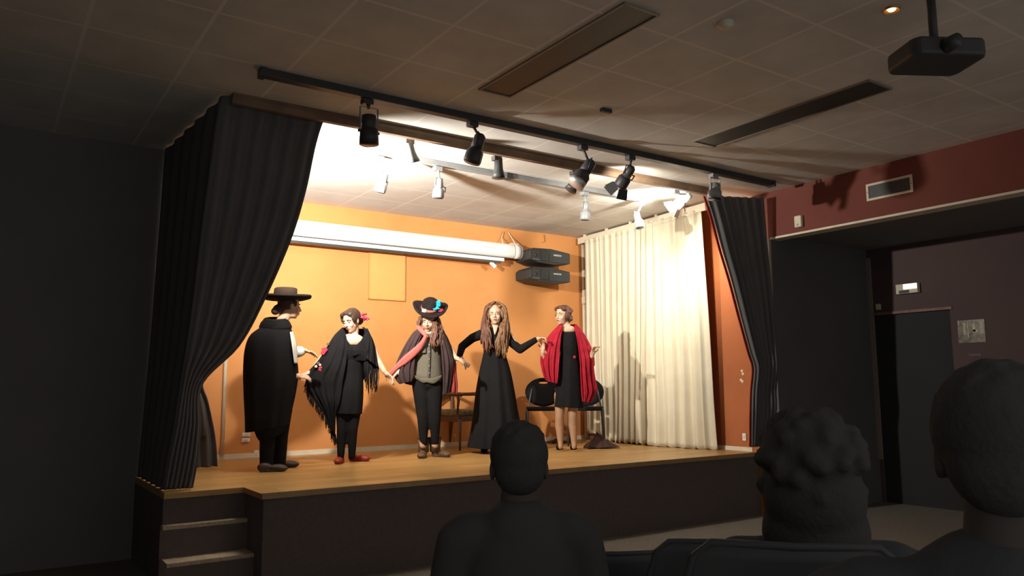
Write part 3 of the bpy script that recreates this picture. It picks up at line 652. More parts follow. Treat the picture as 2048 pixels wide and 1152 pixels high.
# ------------------------------------------------------------------ people
class Person:
    def __init__(s, fx, fy, label, z=ZS, depth=None, name='person'):
        if depth is None: s.o = at_z(fx, fy, z)
        else:
            r_ = ray(fx, fy); p = CAM + r_*depth; s.o = V((p.x, p.y, z))
        n = V((s.o.x, s.o.y, 0)); s.n = n.normalized(); s.r = V((s.n.y, -s.n.x, 0)); s.u = V((0, 0, 1))
        s.t = thing('person', label, 'person', s.o)
        s.G = G(); s.eyes = []
    def P(s, x, y, d=0.0):
        """point seen at pixel x,y on the upright plane through the feet, moved d metres toward the viewer"""
        q = s.o - s.n*d; r_ = ray(x, y)
        return CAM + r_*((q-CAM).dot(s.n)/r_.dot(s.n))
    def pts(s, L): return [s.P(*p) for p in L]
    def dirv(s, a, b, c=0): return (s.r*a - s.n*b + s.u*c).normalized()   # a right in picture, b toward viewer, c up
    def build(s, name, g, m, parent=None, **k): return g.build(name, m, parent or s.t, s.o, **k)
    # -------- head
    def head(s, c, face, tilt=0.0, roll=0.0, k=1.0, hair=None):
        """c centre at eye height, face = horizontal facing vector, tilt > 0 looks down"""
        fwd = V((face.x, face.y, 0)).normalized(); sd = V((fwd.y, -fwd.x, 0)); up = V((0, 0, 1))
        f2 = fwd*math.cos(tilt) - up*math.sin(tilt); u2 = up*math.cos(tilt) + fwd*math.sin(tilt)
        x = sd*math.cos(roll) + u2*math.sin(roll); z = u2*math.cos(roll) - sd*math.sin(roll); y = f2
        s.hx, s.hy, s.hz, s.hc, s.hk = x, y, z, c, k
        ax = (x, y, z); L = s.L
        g = s.G
        def e(p, r, n=16): g.ell(L(*p), tuple(q*k for q in r), ax, n, 10)
        e((0, -.015, .032), (.074, .092, .083), 24)
        e((0, .018, -.040), (.057, .066, .072), 22)
        e((0, .052, -.094), (.024, .024, .020)); e((0, .02, -.085), (.045, .045, .03))
        for q in (-1, 1):
            e((q*.034, .056, -.034), (.024, .020, .028)); e((q*.076, -.008, -.012), (.009, .020, .031)); e((q*.030, .068, .020), (.024, .012, .007))
            e((q*.011, .092, -.034), (.009, .010, .007))
        g.cap(L(0, .078, .008), L(0, .101, -.030), .008*k, .011*k)
        e((0, .082, -.060), (.021, .010, .010)); e((0, .077, -.074), (.018, .010, .008))
        lg = G(); lg.ell(L(0, .0895, -.0585), (.019*k, .0055*k, .0038*k), ax, 14, 8); lg.ell(L(0, .088, -.0665), (.016*k, .0055*k, .0045*k), ax, 14, 8)
        s.build('mouth', lg, M_LIP)
        for q in (-1, 1):
            w = s.build('eye', G().ell(L(q*.030, .0715, .001), (.0125*k, .007*k, .0062*k), ax, 12, 8), M_WSHIRT)
            s.build('iris', G().ell(L(q*.030, .0765, .001), (.0062*k, .0035*k, .0058*k), ax, 10, 6), M_EYE, w)
            eb = G(); eb.tube([L(q*.014, .080, .021), L(q*.030, .082, .026), L(q*.046, .070, .021)], [.003*k, .004*k, .002*k], 8)
            s.build('eyebrow', eb, s.hairm)
    def L(s, a, b, c): return s.hc + (s.hx*a + s.hy*b + s.hz*c)*s.hk
    # -------- hand
    def hand(s, g, wr, d, nrm, curl=.5, thumb=1, k=1.0, spread=.06):
        d = d.normalized(); nrm = (nrm-d*nrm.dot(d)).normalized(); sd = d.cross(nrm)
        g.ell(wr+d*.045*k, (.037*k, .050*k, .013*k), (sd, d, nrm), 16, 10)
        g.cap(wr-d*.01, wr+d*.03*k, .024*k, .027*k)
        for i in range(4):
            o = (i-1.5); b = wr+d*(.082-.004*abs(o))*k+sd*(.0205*o*k)
            dd = (d+sd*spread*o).normalized(); ln = (.036, .041, .039, .031)[i]*k; p = b; cv = curl*.6
            for j, f_ in enumerate((1, .68, .52)):
                v = dd*math.cos(cv)+nrm*math.sin(cv); q = p+v*ln*f_
                g.cap(p, q, (.0088-.0007*j)*k, (.0082-.0008*j)*k, 10); p = q; cv += curl*.75
        b = wr+sd*(-thumb*.028*k)+d*.022*k; v = (d*.72-sd*thumb*.62+nrm*.25).normalized()
        q = b+v*.040*k; g.cap(b, q, .0125*k, .010*k, 10); v2 = (v+nrm*.35*curl+d*.3).normalized(); g.cap(q, q+v2*.030*k, .0098*k, .008*k, 10)
    # -------- cloth helpers
    def loft(s, rows, folds=0, amp=0.0, n=72, m=60, ph=0.0, power=1.0):
        """rows: (xl, yl, xr, yr, half depth, d) from top to bottom"""
        RR = []
        rows2 = spline(rows, m)
        for i, (xl, yl, xr, yr, dep, d) in enumerate(rows2):
            a = s.P(xl, yl, d); b = s.P(xr, yr, d); c = (a+b)/2; h = (b-a)/2; t = i/(m-1)
            ring = []
            for k in range(n):
                th = 2*PI*k/n; w = 1
                if folds: w = 1+amp*t*(.75*math.sin(folds*th+ph+1.2*math.sin(2.1*t))+.25*math.sin(folds*1.7*th+ph*2))*(abs(math.sin(th))**.5)
                ct, st_ = math.cos(th), math.sin(th)
                ring.append(c+h*ct*1.0-s.n*(-dep*st_*w if True else 0))
            RR.append(ring)
        return G().rings(RR)
    def sheet(s, A, B, n=40, m=30, bulge=.03, folds=3, amp=.012, ph=0.0, edge=0.0):
        """A, B: polylines (x, y, d), the surface spans from A to B"""
        a = spline([s.P(*p) for p in A], n); b = spline([s.P(*p) for p in B], n); R = []
        for i in range(n):
            p, q = V(a[i]), V(b[i]); row = []; t = i/(n-1)
            for j in range(m):
                u = j/(m-1); w = math.sin(PI*u)
                row.append(p.lerp(q, u)-s.n*(bulge*w+amp*(.3+t)*(.65*math.sin(folds*2*PI*u+ph+1.5*t)+.5*math.sin(folds*3.7*PI*u*(1+.15*t)+2*ph-3.1*t)+.25*math.sin(folds*1.1*PI*u+5.2*t+ph))) + s.u*(edge*math.sin(folds*2*PI*u+ph)*t))
            R.append(row)
        return G().rings(R, closed=False)
    def strands(s, paths, r=.006, wave=.004, seed=1, copies=6, spread=.012, n=12):
        g = G(); rnd = random.Random(seed)
        for path in paths:
            for c in range(copies):
                o = V((rnd.uniform(-1, 1), rnd.uniform(-1, 1), rnd.uniform(-.4, .4)))*spread; f1 = rnd.uniform(0, 6.28); ww = wave*rnd.uniform(.5, 1.5)
                pp = [V(p) for p in spline(path, n)]; cut = rnd.uniform(.86, 1)
                pp = [p+o*(.4+.9*i/n)+s.r*(ww*math.sin(f1+i*1.1))-s.n*(ww*math.cos(f1+i*.9)) for i, p in enumerate(pp)]
                pp = pp[:max(4, int(n*cut))]; k = len(pp)
                g.tube(pp, [r*(1-.75*(i/(k-1))**2) for i in range(k)], 6)
        return g
    def skin(s, vox=.006): return s.build('body', s.G, M_SKIN, remesh=vox, smoothit=2)
    def shoe(s, heel, d, m, ln=.25, w=.045, h=.07, name='shoe', heelh=0.0):
        """heel = floor point below the ankle, d = toe direction"""
        g = G(); d = V((d.x, d.y, 0)).normalized(); ax = (V((d.y, -d.x, 0)), d, V((0, 0, 1)))
        f0 = V((heel.x, heel.y, s.o.z))
        g.ell(f0+d*.02+V((0, 0, h*.55+heelh)), (w*.85, .065, h*.55), ax); g.ell(f0+d*ln*.50+V((0, 0, .033+heelh*.4)), (w, ln*.33, .033), ax)
        g.ell(f0+d*(ln*.62)+V((0, 0, .028)), (w*1.02, ln*.24, .028), ax)
        g.box(f0+d*(ln*.32)+V((0, 0, .007)), (w*1.5, ln*.82, .013), ax)
        if heelh: g.box(f0-d*.015+V((0, 0, heelh*.5)), (.04, .045, heelh+.02), ax)
        return s.build(name, g, m, remesh=.007, smoothit=3)

def torso(p, neck, hips, sw, hw, g, dep=.10):
    """slim trunk from neck base to hips"""
    up = (neck-hips); L = up.length; z = up.normalized(); ax = (p.r, p.n, z)
    g.ell(hips+z*L*.80, (sw*.62, dep*1.0, L*.25), ax); g.ell(hips+z*L*.55, (hw*.95, dep*.95, L*.34), ax); g.ell(hips+z*L*.10, (hw, dep*1.0, L*.24), ax)
    g.cap(neck-z*.05-p.r*sw*.75, neck-z*.05+p.r*sw*.75, .046, .046)

# ---- person 1: cape and flat-crowned hat, seen from behind and the side
def person1():
    p = Person(548, 940, 'person in a long black cape and wide flat-brimmed hat, turned sideways'); p.hairm = M_HAIRD
    face = p.dirv(.95, -.05)
    hc = p.P(581, 612, .0); g = p.G
    neck = p.P(563, 645, 0)
    p.head(hc, p.dirv(.93, -.30), tilt=.10, k=1.0)
    g.cap(p.L(0, -.025, -.06), neck, .050, .056)
    hips = p.P(553, 800, 0); torso(p, p.P(550, 660, 0), hips, .12, .11, g, .09)
    # legs
    for dx, dd in ((-10, .06), (10, -.06)):
        g.chain([p.P(552+dx*.8, 800, dd), p.P(547+dx*1.2, 872, dd), p.P(545+dx*1.2, 928, dd)], [.085, .052, .042])
    # arms
    g.chain([p.P(575, 668, .0), p.P(580, 722, -.08), p.P(597, 703, -.08)], [.045, .040, .030])
    p.hand(g, p.P(603, 700, -.08), p.dirv(.93, 0, -.22), p.dirv(-.15, .2, -.9), .35, 1)
    g.chain([p.P(560, 672, .1), p.P(572, 742, .08), p.P(592, 752, .06)], [.045, .040, .028])
    p.hand(g, p.P(594, 752, .06), p.dirv(.95, 0, -.05), p.dirv(0, -.5, -.8), .6, -1, .92)
    p.skin()
    # trousers and boots
    t = G()
    for dx, dd in ((-10, .06), (10, -.06)):
        t.chain([p.P(552+dx, 820, dd), p.P(548+dx*1.25, 872, dd), p.P(545+dx*1.25, 935, dd)], [.105, .072, .060])
    t.ell(p.P(553, 800, 0), (.16, .12, .15), (p.r, p.n, p.u))
    p.build('trousers', t, M_CLOTHB, remesh=.012, smoothit=3)
    for dx, dy, ln in ((524, 946, .26), (549, 938, .26)):
        f0 = at_z(dx, dy-2, ZS); b = p.shoe(f0, p.dirv(.97, .05), M_BOOTD, ln, .045, .075, 'boot')
    # cape: closed loft with a ragged hem
    rows = [(541, 640, 577, 640, .10, 0), (520, 655, 582, 655, .14, 0), (499, 672, 586, 672, .18, 0), (489, 700, 592, 705, .21, .0), (486, 740, 597, 745, .22, .0),
            (487, 790, 592, 785, .22, 0), (489, 830, 584, 822, .21, 0), (490, 865, 579, 848, .20, 0)]
    c = p.loft(rows, folds=9, amp=.05, n=96, m=70, ph=1)
    cape = p.build('cape', c, M_CLOTH)
    tl = p.loft([(505, 850, 575, 838, .10, .08), (512, 872, 572, 856, .09, .08), (520, 884, 566, 866, .08, .08)], folds=5, amp=.05, n=60, m=20)
    p.build('cape_hem', tl, M_CLOTH, cape)
    co = G(); 
    for k in range(3):
        rr = []
        for a in range(28):
            th = 2*PI*a/28; y = 640+k*7; w = (20, 26, 29)[k]
            rr.append(p.P(551+(0, 0, 0)[k]+w*math.cos(th), y+2.5*math.sin(th), .14*math.sin(th)))
        rr.append(rr[0]); co.tube(rr, [.022]*29, 10)
    p.build('collar', co, M_CLOTH, cape, remesh=.012, smoothit=3)
    # white shirt front and cuff
    sh = p.sheet([(580, 664, .10), (584, 690, .19), (589, 727, .20)], [(586, 664, .02), (593, 690, .05), (595, 727, .05)], n=16, m=8, bulge=.012, folds=1, amp=.002)
    p.build('shirt_front', sh, M_WSHIRT, solid=.006)
    cu = G(); a = p.P(592, 705, -.06); b = p.P(607, 701, -.07); cu.tube([a, a.lerp(b, .5), b], [.050, .052, .040], 20); p.build('shirt_cuff', cu, M_WSHIRT)
    # hair: dark, gathered low
    h = G(); ax = (p.hx, p.hy, p.hz); h.ell(p.L(0, -.036, .03), (.082, .090, .086), ax, 22, 14); h.ell(p.L(0, -.105, -.045), (.05, .055, .045), ax); h.ell(p.L(0, -.135, -.07), (.035, .04, .035), ax)
    for q in (-1, 1): h.ell(p.L(q*.07, .012, .018), (.012, .028, .035), ax)
    p.build('hair', h, M_HAIRD, remesh=.008, smoothit=2)
    # hat
    hc = p.P(570, 597, 0); ax = axes_from(p.dirv(.05, .10, 1)); 
    def hat_rings(R): 
        out = []
        for (r1, r2, zz, lift) in R:
            ring = []
            for k in range(48):
                th = 2*PI*k/48; ring.append(hc+p.r*(r1*math.cos(th))-p.n*(r2*math.sin(th))+p.dirv(.06, .12, 1)*(zz+lift*math.cos(th)**2))
            out.append(ring)
        return out
    b = G().rings(hat_rings([(.10, .10, -.015, 0), (.18, .18, -.012, 0), (.235, .235, -.004, .010), (.242, .242, .008, .016), (.235, .235, .018, .018), (.18, .18, .006, 0), (.105, .105, .008, 0)]))
    hat = p.build('hat', b, M_HAT)
    p.build('hat_crown', G().rings(hat_rings([(.108, .108, .0, 0), (.107, .107, .05, 0), (.104, .104, .090, 0), (.095, .095, .098, 0)])), M_HATB, hat)
    p.build('hat_band', G().rings(hat_rings([(.110, .110, .008, 0), (.1105, .1105, .035, 0)])), M_HAT, hat)
person1()

# ---- person 2: black dress, fringed shawl, red flower
def person2():
    p = Person(700, 926, 'person in a black dress and fringed embroidered shawl with a red flower in dark hair'); p.hairm = M_HAIRD; g = p.G
    p.head(p.P(702, 641, .05), p.dirv(-.62, .78), tilt=.34, roll=-.08, k=.98)
    neck = p.P(706, 676, 0)
    g.cap(p.L(0, -.03, -.06), neck, .046, .054)
    hips = p.P(698, 775, 0); torso(p, neck, hips, .165, .135, g, .095)
    g.ell(p.P(704, 682, .04), (.125, .07, .075), (p.r, p.n, p.u))     # upper chest, bare
    for dx in (-9, 10): g.chain([p.P(698+dx*1.1, 780, 0), p.P(694+dx*1.05, 855, .02), p.P(692+dx*1.05, 914, -.01)], [.07, .034, .024])
    g.chain([p.P(683, 682, 0), p.P(646, 716, .02), p.P(622, 745, .05)], [.045, .038, .026]); p.hand(g, p.P(621, 746, .05), p.dirv(-.97, .1, -.15), p.dirv(0, -.2, -.9), .8, 1, .92)
    g.chain([p.P(737, 682, 0), p.P(755, 720, .0), p.P(769, 743, .04)], [.044, .036, .026]); p.hand(g, p.P(770, 744, .04), p.dirv(.7, .1, -.7), p.dirv(-.2, .3, -.5), .5, -1, .92)
    p.skin()
    # dress
    d = p.loft([(688, 690, 724, 690, .105, 0), (677, 712, 731, 712, .125, 0), (678, 745, 727, 745, .11, 0), (672, 780, 727, 780, .125, 0), (667, 806, 726, 806, .13, 0), (664, 826, 724, 828, .13, 0)], folds=7, amp=.05)
    p.build('dress', d, M_CLOTHB)
    # bodice with V neckline: two panels meeting at (706, 696)
    b1 = p.sheet([(680, 660, .07), (681, 680, .12), (680, 705, .13)], [(683, 660, .08), (694, 680, .145), (706, 697, .155)], n=16, m=14, bulge=.0, folds=1, amp=.0)
    b2 = p.sheet([(722, 681, .13), (727, 672, .11), (730, 664, .08)], [(737, 705, .12), (738, 684, .11), (737, 666, .07)], n=16, m=14, bulge=.0, folds=1, amp=.0)
    b3 = p.sheet([(680, 700, .125), (706, 697, .155), (735, 700, .12)], [(676, 722, .10), (706, 722, .108), (732, 722, .10)], n=24, m=14, bulge=.006, folds=1, amp=.0)
    b4 = p.sheet([(706, 697, .155), (722, 681, .14)], [(706, 712, .15), (737, 706, .11)], n=14, m=14, bulge=.004, folds=1, amp=.0)
    gg = G()
    for b in (b1, b2, b3, b4): gg.add(b.v, b.f)
    p.build('bodice', gg, M_CLOTHB, solid=.012)
    # leggings and shoes
    t = G()
    for dx in (-10, 11): t.chain([p.P(698+dx, 800, 0), p.P(694+dx*1.05, 858, .03), p.P(692+dx*1.05, 912, 0)], [.088, .050, .036])
    p.build('leggings', t, M_CLOTHB, remesh=.012, smoothit=3)
    p.shoe(at_z(682, 925, ZS), p.dirv(-.18, 1), M_REDSH, .235, .042, .06)
    p.shoe(at_z(704, 922, ZS), p.dirv(.93, .45), M_REDSH, .235, .042, .06)
    # shawl: left wing from the shoulder over the arm, hanging to a long point
    sw = p.sheet([(684, 656, .04), (668, 672, .05), (652, 698, .06), (636, 722, .07), (616, 745, .05), (613, 765, .05), (617, 782, .04), (633, 806, .04), (650, 832, .04), (660, 858, .03)],
                 [(690, 664, .13), (694, 688, .15), (694, 712, .15), (690, 738, .16), (686, 760, .15), (684, 775, .14), (682, 790, .14), (678, 808, .14), (672, 830, .10), (670, 868, .05)],
                 n=60, m=40, bulge=.03, folds=3, amp=.016)
    shawl = p.build('shawl', sw, M_CLOTH, solid=.006)
    bk = p.sheet([(684, 655, -.06), (664, 690, -.05), (650, 720, -.04), (640, 760, -.02), (655, 815, .0)], [(735, 657, -.06), (748, 690, -.08), (745, 730, -.10), (720, 770, -.12), (690, 810, -.10)], n=40, m=30, bulge=-.07, folds=4, amp=.012)
    p.build('shawl_back', bk, M_CLOTH, shawl, solid=.006)
    rt = p.sheet([(724, 655, .02), (735, 664, .09), (735, 690, .11), (731, 716, .12)], [(729, 655, .0), (744, 676, .03), (752, 704, .03), (757, 736, .04)], n=30, m=24, bulge=.03, folds=2, amp=.010)
    p.build('shawl_front', rt, M_CLOTH, shawl, solid=.006)
    fr = G(); rnd = random.Random(4)
    for k in range(44):
        u = k/43; a = p.P(lerp(729, 757, u), lerp(712, 735, u), lerp(.11, .03, u)); ln = lerp(70, 42, abs(u-.30)*1.3)*rnd.uniform(.8, 1.08)
        x2 = lerp(731, 754, u)+rnd.uniform(-2, 2); q = p.P(x2, lerp(712, 735, u)+ln, .04+rnd.uniform(-.02, .03)); mid = a.lerp(q, .5)+p.r*rnd.uniform(-.012, .012)
        fr.tube([a, mid, q], [.0042, .0038, .0022], 5)
    for k in range(110):
        u = k/109; e = spline([(613, 765), (617, 782), (633, 806), (650, 832), (662, 860), (670, 872)], 110)[k]
        a = p.P(e[0]+2, e[1]-2, .045); q = p.P(e[0]+rnd.uniform(-2, 3)+2*u, e[1]+rnd.uniform(17, 22), .04)
        fr.tube([a, a.lerp(q, .5)+p.r*rnd.uniform(-.01, .01), q], [.0040, .0035, .002], 5)
    for k in range(16):
        a = p.P(613+rnd.uniform(-1, 5), 748, .08); q = p.P(608+rnd.uniform(-1, 9), 778+rnd.uniform(-6, 8), .08); fr.tube([a, a.lerp(q, .5)+p.r*.006, q], [.003, .003, .0018], 5)
    p.build('fringe', fr, M_CLOTH, shawl)['kind'] = 'stuff'
    for (x, y, r_, mm) in ((649, 700, .030, M_FLOW), (646, 706, .022, M_FLOW), (642, 738, .026, M_FLOW), (644, 743, .018, M_FLOW), (656, 688, .014, M_GREYS), (637, 727, .016, M_GREYS), (632, 733, .014, M_CREAM), (640, 730, .012, M_CREAM)):
        c = p.P(x, y, .105); f = G()
        for a in range(5):
            th = 2*PI*a/5; f.ell(c+p.r*(r_*.55*math.cos(th))+p.u*(r_*.55*math.sin(th)), (r_*.5, .006, r_*.5), (p.r, p.n, p.u), 10, 6)
        p.build('embroidered_flower', f, mm, shawl)
    # hair, centre parted, low bun and flower
    h = G(); ax = (p.hx, p.hy, p.hz)
    h.ell(p.L(0, -.038, .036), (.084, .088, .086), ax, 22, 14); h.ell(p.L(.0, .01, .085), (.066, .062, .030), ax)
    for q in (-1, 1): h.ell(p.L(q*.070, .018, .030), (.020, .045, .055), ax); h.ell(p.L(q*.045, .045, .075), (.035, .030, .026), ax)
    h.ell(p.L(0, -.115, -.03), (.055, .05, .05), ax)
    p.build('hair', h, M_HAIRD, remesh=.008, smoothit=2)
    f = G(); c = p.P(730, 635, .03); rnd = random.Random(2)
    for k in range(16):
        a = rnd.uniform(0, 6.28); rr = rnd.uniform(.0, .036); o = p.r*(rr*math.cos(a))+p.u*(rr*1.15*math.sin(a))-p.n*rnd.uniform(-.01, .025)
        f.ell(c+o, (.018, .010, .015), axes_from(V((rnd.uniform(-1, 1), rnd.uniform(-1, 1), rnd.uniform(-1, 1)))), 10, 6)
    p.build('hair_flower', f, M_FLOW)
person2()

# ---- person 3: plumed hat, lined cape, grey shirt
def person3():
    p = Person(864, 915, 'person in a feathered black hat, grey shirt and dark cape with pink-red lining'); p.hairm = M_HAIRW; g = p.G
    p.head(p.P(858, 641, .04), p.dirv(-.30, .95), tilt=.30, roll=.06, k=.97)
    neck = p.P(858, 664, 0); g.cap(p.L(0, -.03, -.06), p.P(857, 668, .0), .046, .054)
    hips = p.P(855, 762, 0); torso(p, neck, hips, .165, .13, g, .09)
    for x in (846, 870): g.chain([p.P(855+(x-858)*.7, 765, 0), p.P(x, 842, .02), p.P(x+(0), 890, 0)], [.08, .048, .036])
    g.chain([p.P(836, 676, 0), p.P(812, 718, .05), p.P(792, 744, .10)], [.045, .038, .027]); p.hand(g, p.P(794, 744, .10), p.dirv(-.65, .15, -.75), p.dirv(.3, -.2, -.4), .9, 1, 1.0)
    g.chain([p.P(884, 676, 0), p.P(903, 704, .0), p.P(911, 716, .04)], [.045, .038, .027]); p.hand(g, p.P(911, 716, .04), p.dirv(.8, .1, -.3), p.dirv(.1, -.3, -.7), .8, -1, .92)
    p.skin()
    s_ = p.loft([(838, 668, 876, 668, .08, 0), (829, 682, 885, 682, .10, 0), (829, 705, 884, 705, .115, 0), (826, 735, 884, 735, .115, 0), (824, 752, 885, 754, .12, 0), (836, 764, 880, 764, .115, 0)], folds=8, amp=.035)
    sh = p.build('shirt', s_, M_GREYS)
    pl = p.sheet([(856, 674, .112), (857, 700, .128), (856, 730, .128), (855, 758, .13)], [(860, 674, .112), (861, 700, .128), (860, 730, .128), (859, 758, .13)], n=20, m=4, bulge=0, amp=0)
    p.build('button_placket', pl, mat('dark_placket', (.075, .066, .05), .8, noise=(9, (.06, .05, .04), .5)), sh, solid=.005)
    pk = p.sheet([(840, 694, .118), (840, 706, .122)], [(852, 693, .130), (852, 706, .132)], n=6, m=6, bulge=.004, amp=0); p.build('shirt_pocket', pk, M_GREYS, sh, solid=.005)
    for k in range(5): p.build('button', G().ell(p.P(858.5, 690+k*14, .137), (.005, .003, .005), (p.r, p.n, p.u), 8, 5), M_CREAM, sh)
    hm = p.sheet([(826, 748, .10), (840, 756, .13), (852, 756, .135), (866, 756, .135), (884, 750, .10)], [(832, 758, .10), (846, 766, .125), (853, 765, .13), (868, 767, .13), (881, 758, .10)], n=30, m=8, bulge=.004, amp=.0); p.build('shirt_hem', hm, M_GREYS, sh, solid=.005)
    t = G()
    for x in (845, 871): t.chain([p.P(855+(x-858)*.95, 772, 0), p.P(x+(1 if x < 858 else -1), 838, .02), p.P(x+(2 if x < 858 else -1), 886, 0)], [.100, .062, .042])
    t.ell(p.P(855, 766, 0), (.165, .12, .10), (p.r, p.n, p.u))
    p.build('trousers', t, M_CLOTHB, remesh=.012, smoothit=3)
    for hx, hy, dr in ((847, 914, p.dirv(-.12, 1)), (870, 913, p.dirv(.78, .7))):
        f0 = at_z(hx, hy, ZS); b = p.shoe(f0, dr, M_BOOT, .25, .048, .08, 'boot'); q = G(); q.tube([f0+V((0, 0, .05)), f0+V((0, 0, .12)), f0+V((0, 0, .20))], [.056, .060, .068], 20); p.build('boot_shaft', q, M_BOOT, b)
        q = G(); q.tube([f0+V((0, 0, .19)), f0+V((0, 0, .205))], [.071, .071], 20); p.build('boot_cuff', q, M_BOOTD, b)
    # cape, left side over the raised arm down to the hand, right side falling straight
    a = p.sheet([(842, 656, .03), (828, 664, .04), (814, 684, .05), (802, 706, .06), (793, 726, .07), (787, 744, .08), (792, 760, .08), (800, 768, .08)],
                [(846, 662, .10), (842, 674, .12), (836, 688, .13), (832, 704, .13), (830, 720, .13), (828, 738, .13), (827, 752, .13), (824, 762, .12)], n=50, m=36, bulge=.035, folds=3, amp=.014)
    cape = p.build('cape', a, M_CAPER, solid=.008)
    b = p.sheet([(870, 655, .08), (876, 672, .12), (882, 696, .13), (884, 720, .13), (886, 748, .12), (886, 772, .10), (886, 790, .08)],
                [(878, 656, .0), (892, 670, .0), (902, 692, .02), (911, 716, .03), (911, 724, .04), (906, 760, .04), (901, 784, .04)], n=50, m=34, bulge=.05, folds=3, amp=.014)
    p.build('cape_side', b, M_CAPER, cape, solid=.008)
    bk = p.sheet([(842, 657, -.06), (815, 700, -.06), (800, 750, -.06), (812, 768, -.06)], [(878, 657, -.06), (902, 700, -.08), (908, 745, -.08), (900, 786, -.06)], n=40, m=30, bulge=-.08, folds=4, amp=.012)
    p.build('cape_back', bk, M_CAPER, cape, solid=.008)
    l1 = p.sheet([(831, 655, .05), (838, 662, .10), (846, 670, .145), (852, 676, .155)], [(838, 650, .05), (845, 657, .105), (852, 666, .15), (857, 674, .158)], n=24, m=10, bulge=.012, folds=1, amp=.0)
    p.build('collar_lining', l1, M_PINK, cape, solid=.010)
    l2 = p.sheet([(851, 667, .165), (842, 682, .165), (828, 696, .16), (806, 714, .15), (788, 734, .14), (775, 748, .13)], [(855, 674, .16), (848, 690, .165), (836, 706, .16), (814, 726, .15), (795, 738, .14), (778, 757, .13)], n=40, m=12, bulge=.015, folds=1, amp=.004)
    p.build('front_lining', l2, M_PINK, cape, solid=.010)
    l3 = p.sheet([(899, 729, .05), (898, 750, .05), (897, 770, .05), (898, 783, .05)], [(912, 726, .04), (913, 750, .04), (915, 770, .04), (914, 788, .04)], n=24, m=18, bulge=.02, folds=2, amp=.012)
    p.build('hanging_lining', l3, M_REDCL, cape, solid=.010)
    l4 = p.sheet([(872, 652, .06), (880, 661, .04)], [(876, 650, .05), (884, 660, .03)], n=8, m=5, bulge=.004, folds=1, amp=0); p.build('collar_lining', l4, M_PINK, cape, solid=.010)
    cu = G(); x = p.P(799, 738, .09); y = p.P(793, 748, .10); cu.tube([x, y], [.042, .036], 18); p.build('shirt_cuff', cu, M_WSHIRT)
    # hair: long on the right of the picture
    h = G(); ax = (p.hx, p.hy, p.hz); h.ell(p.L(0, -.034, .026), (.083, .088, .082), ax, 22, 14)
    hair = p.build('hair', h, M_HAIRW, remesh=.008, smoothit=2)
    P = p.pts
    st = p.strands([P([(872, 634, .04), (875, 655, .06), (876, 675, .12), (874, 694, .15)]), P([(875, 636, .0), (880, 655, .04), (882, 676, .10), (880, 698, .14)]),
                    P([(870, 640, .08), (869, 660, .12), (870, 680, .15), (868, 696, .16)]), P([(877, 640, -.02), (884, 660, .0), (888, 680, .06), (887, 700, .10)]), P([(843, 634, .05), (840, 645, .04), (839, 655, .05)]),
                    P([(872, 645, .09), (866, 664, .13), (864, 684, .15), (866, 700, .15)])], r=.012, wave=.010, copies=12, spread=.022, seed=3)
    p.build('hair_lengths', st, M_HAIRW, hair)
    # hat with turned-up brim
    hc = p.P(860, 619, .02); upv = p.dirv(.10, .62, 1); side = (p.r-upv*p.r.dot(upv)).normalized(); fr = side.cross(upv); fr = -fr if fr.dot(-p.n) < 0 else fr
    def hr(R):
        out = []
        for (r1, r2, zz, lift) in R:
            ring = []
            for k in range(56):
                th = 2*PI*k/56; ring.append(hc+side*(r1*math.cos(th))+fr*(r2*math.sin(th))+upv*(zz+lift*abs(math.cos(th))**2.2))
            out.append(ring)
        return out
    hat = p.build('hat', G().rings(hr([(.09, .10, -.012, 0), (.14, .15, -.014, .01), (.182, .185, -.012, .045), (.190, .192, -.002, .062), (.183, .186, .006, .060), (.14, .15, .002, .018), (.095, .10, .006, 0)])), M_HAT)
    p.build('hat_crown', G().rings(hr([(.095, .10, .0, 0), (.094, .098, .05, 0), (.082, .085, .10, 0), (.055, .058, .122, 0), (.01, .01, .127, 0)])), M_HAT, hat)
    p.build('hat_ribbon', G().rings(hr([(.098, .104, .004, 0), (.098, .104, .036, 0)])), M_PINK, hat)
    p.build('hat_buckle', G().box(hc+fr*.085-side*.065+upv*.02, (.045, .012, .045), (side, fr, upv)), M_CREAM, hat, smooth=False, bevel=.004)
    f = G(); c = p.P(873, 611, .10); rnd = random.Random(5)
    for k in range(60):
        u = rnd.random(); o = p.P(lerp(872, 879, u)+rnd.uniform(-5.5, 5.5)*(1-.55*u), lerp(619, 602, u)+rnd.uniform(-2, 2), .10+rnd.uniform(-.02, .03))
        f.ell(o, (.016, .007, .013), axes_from(V((rnd.uniform(-1, 1), rnd.uniform(-1, 1), rnd.uniform(-1, 1)))), 8, 6)
    p.build('hat_feather', f, M_BLUE, hat)
    f = G()
    for k in range(14): f.ell(p.P(882+rnd.uniform(-4, 5), 620+rnd.uniform(-2, 3), .10+rnd.uniform(-.01, .02)), (.012, .007, .010), axes_from(V((rnd.uniform(-1, 1), rnd.uniform(-1, 1), rnd.uniform(-1, 1)))), 8, 6)
    p.build('hat_flowers', f, M_FLOW, hat)
person3()

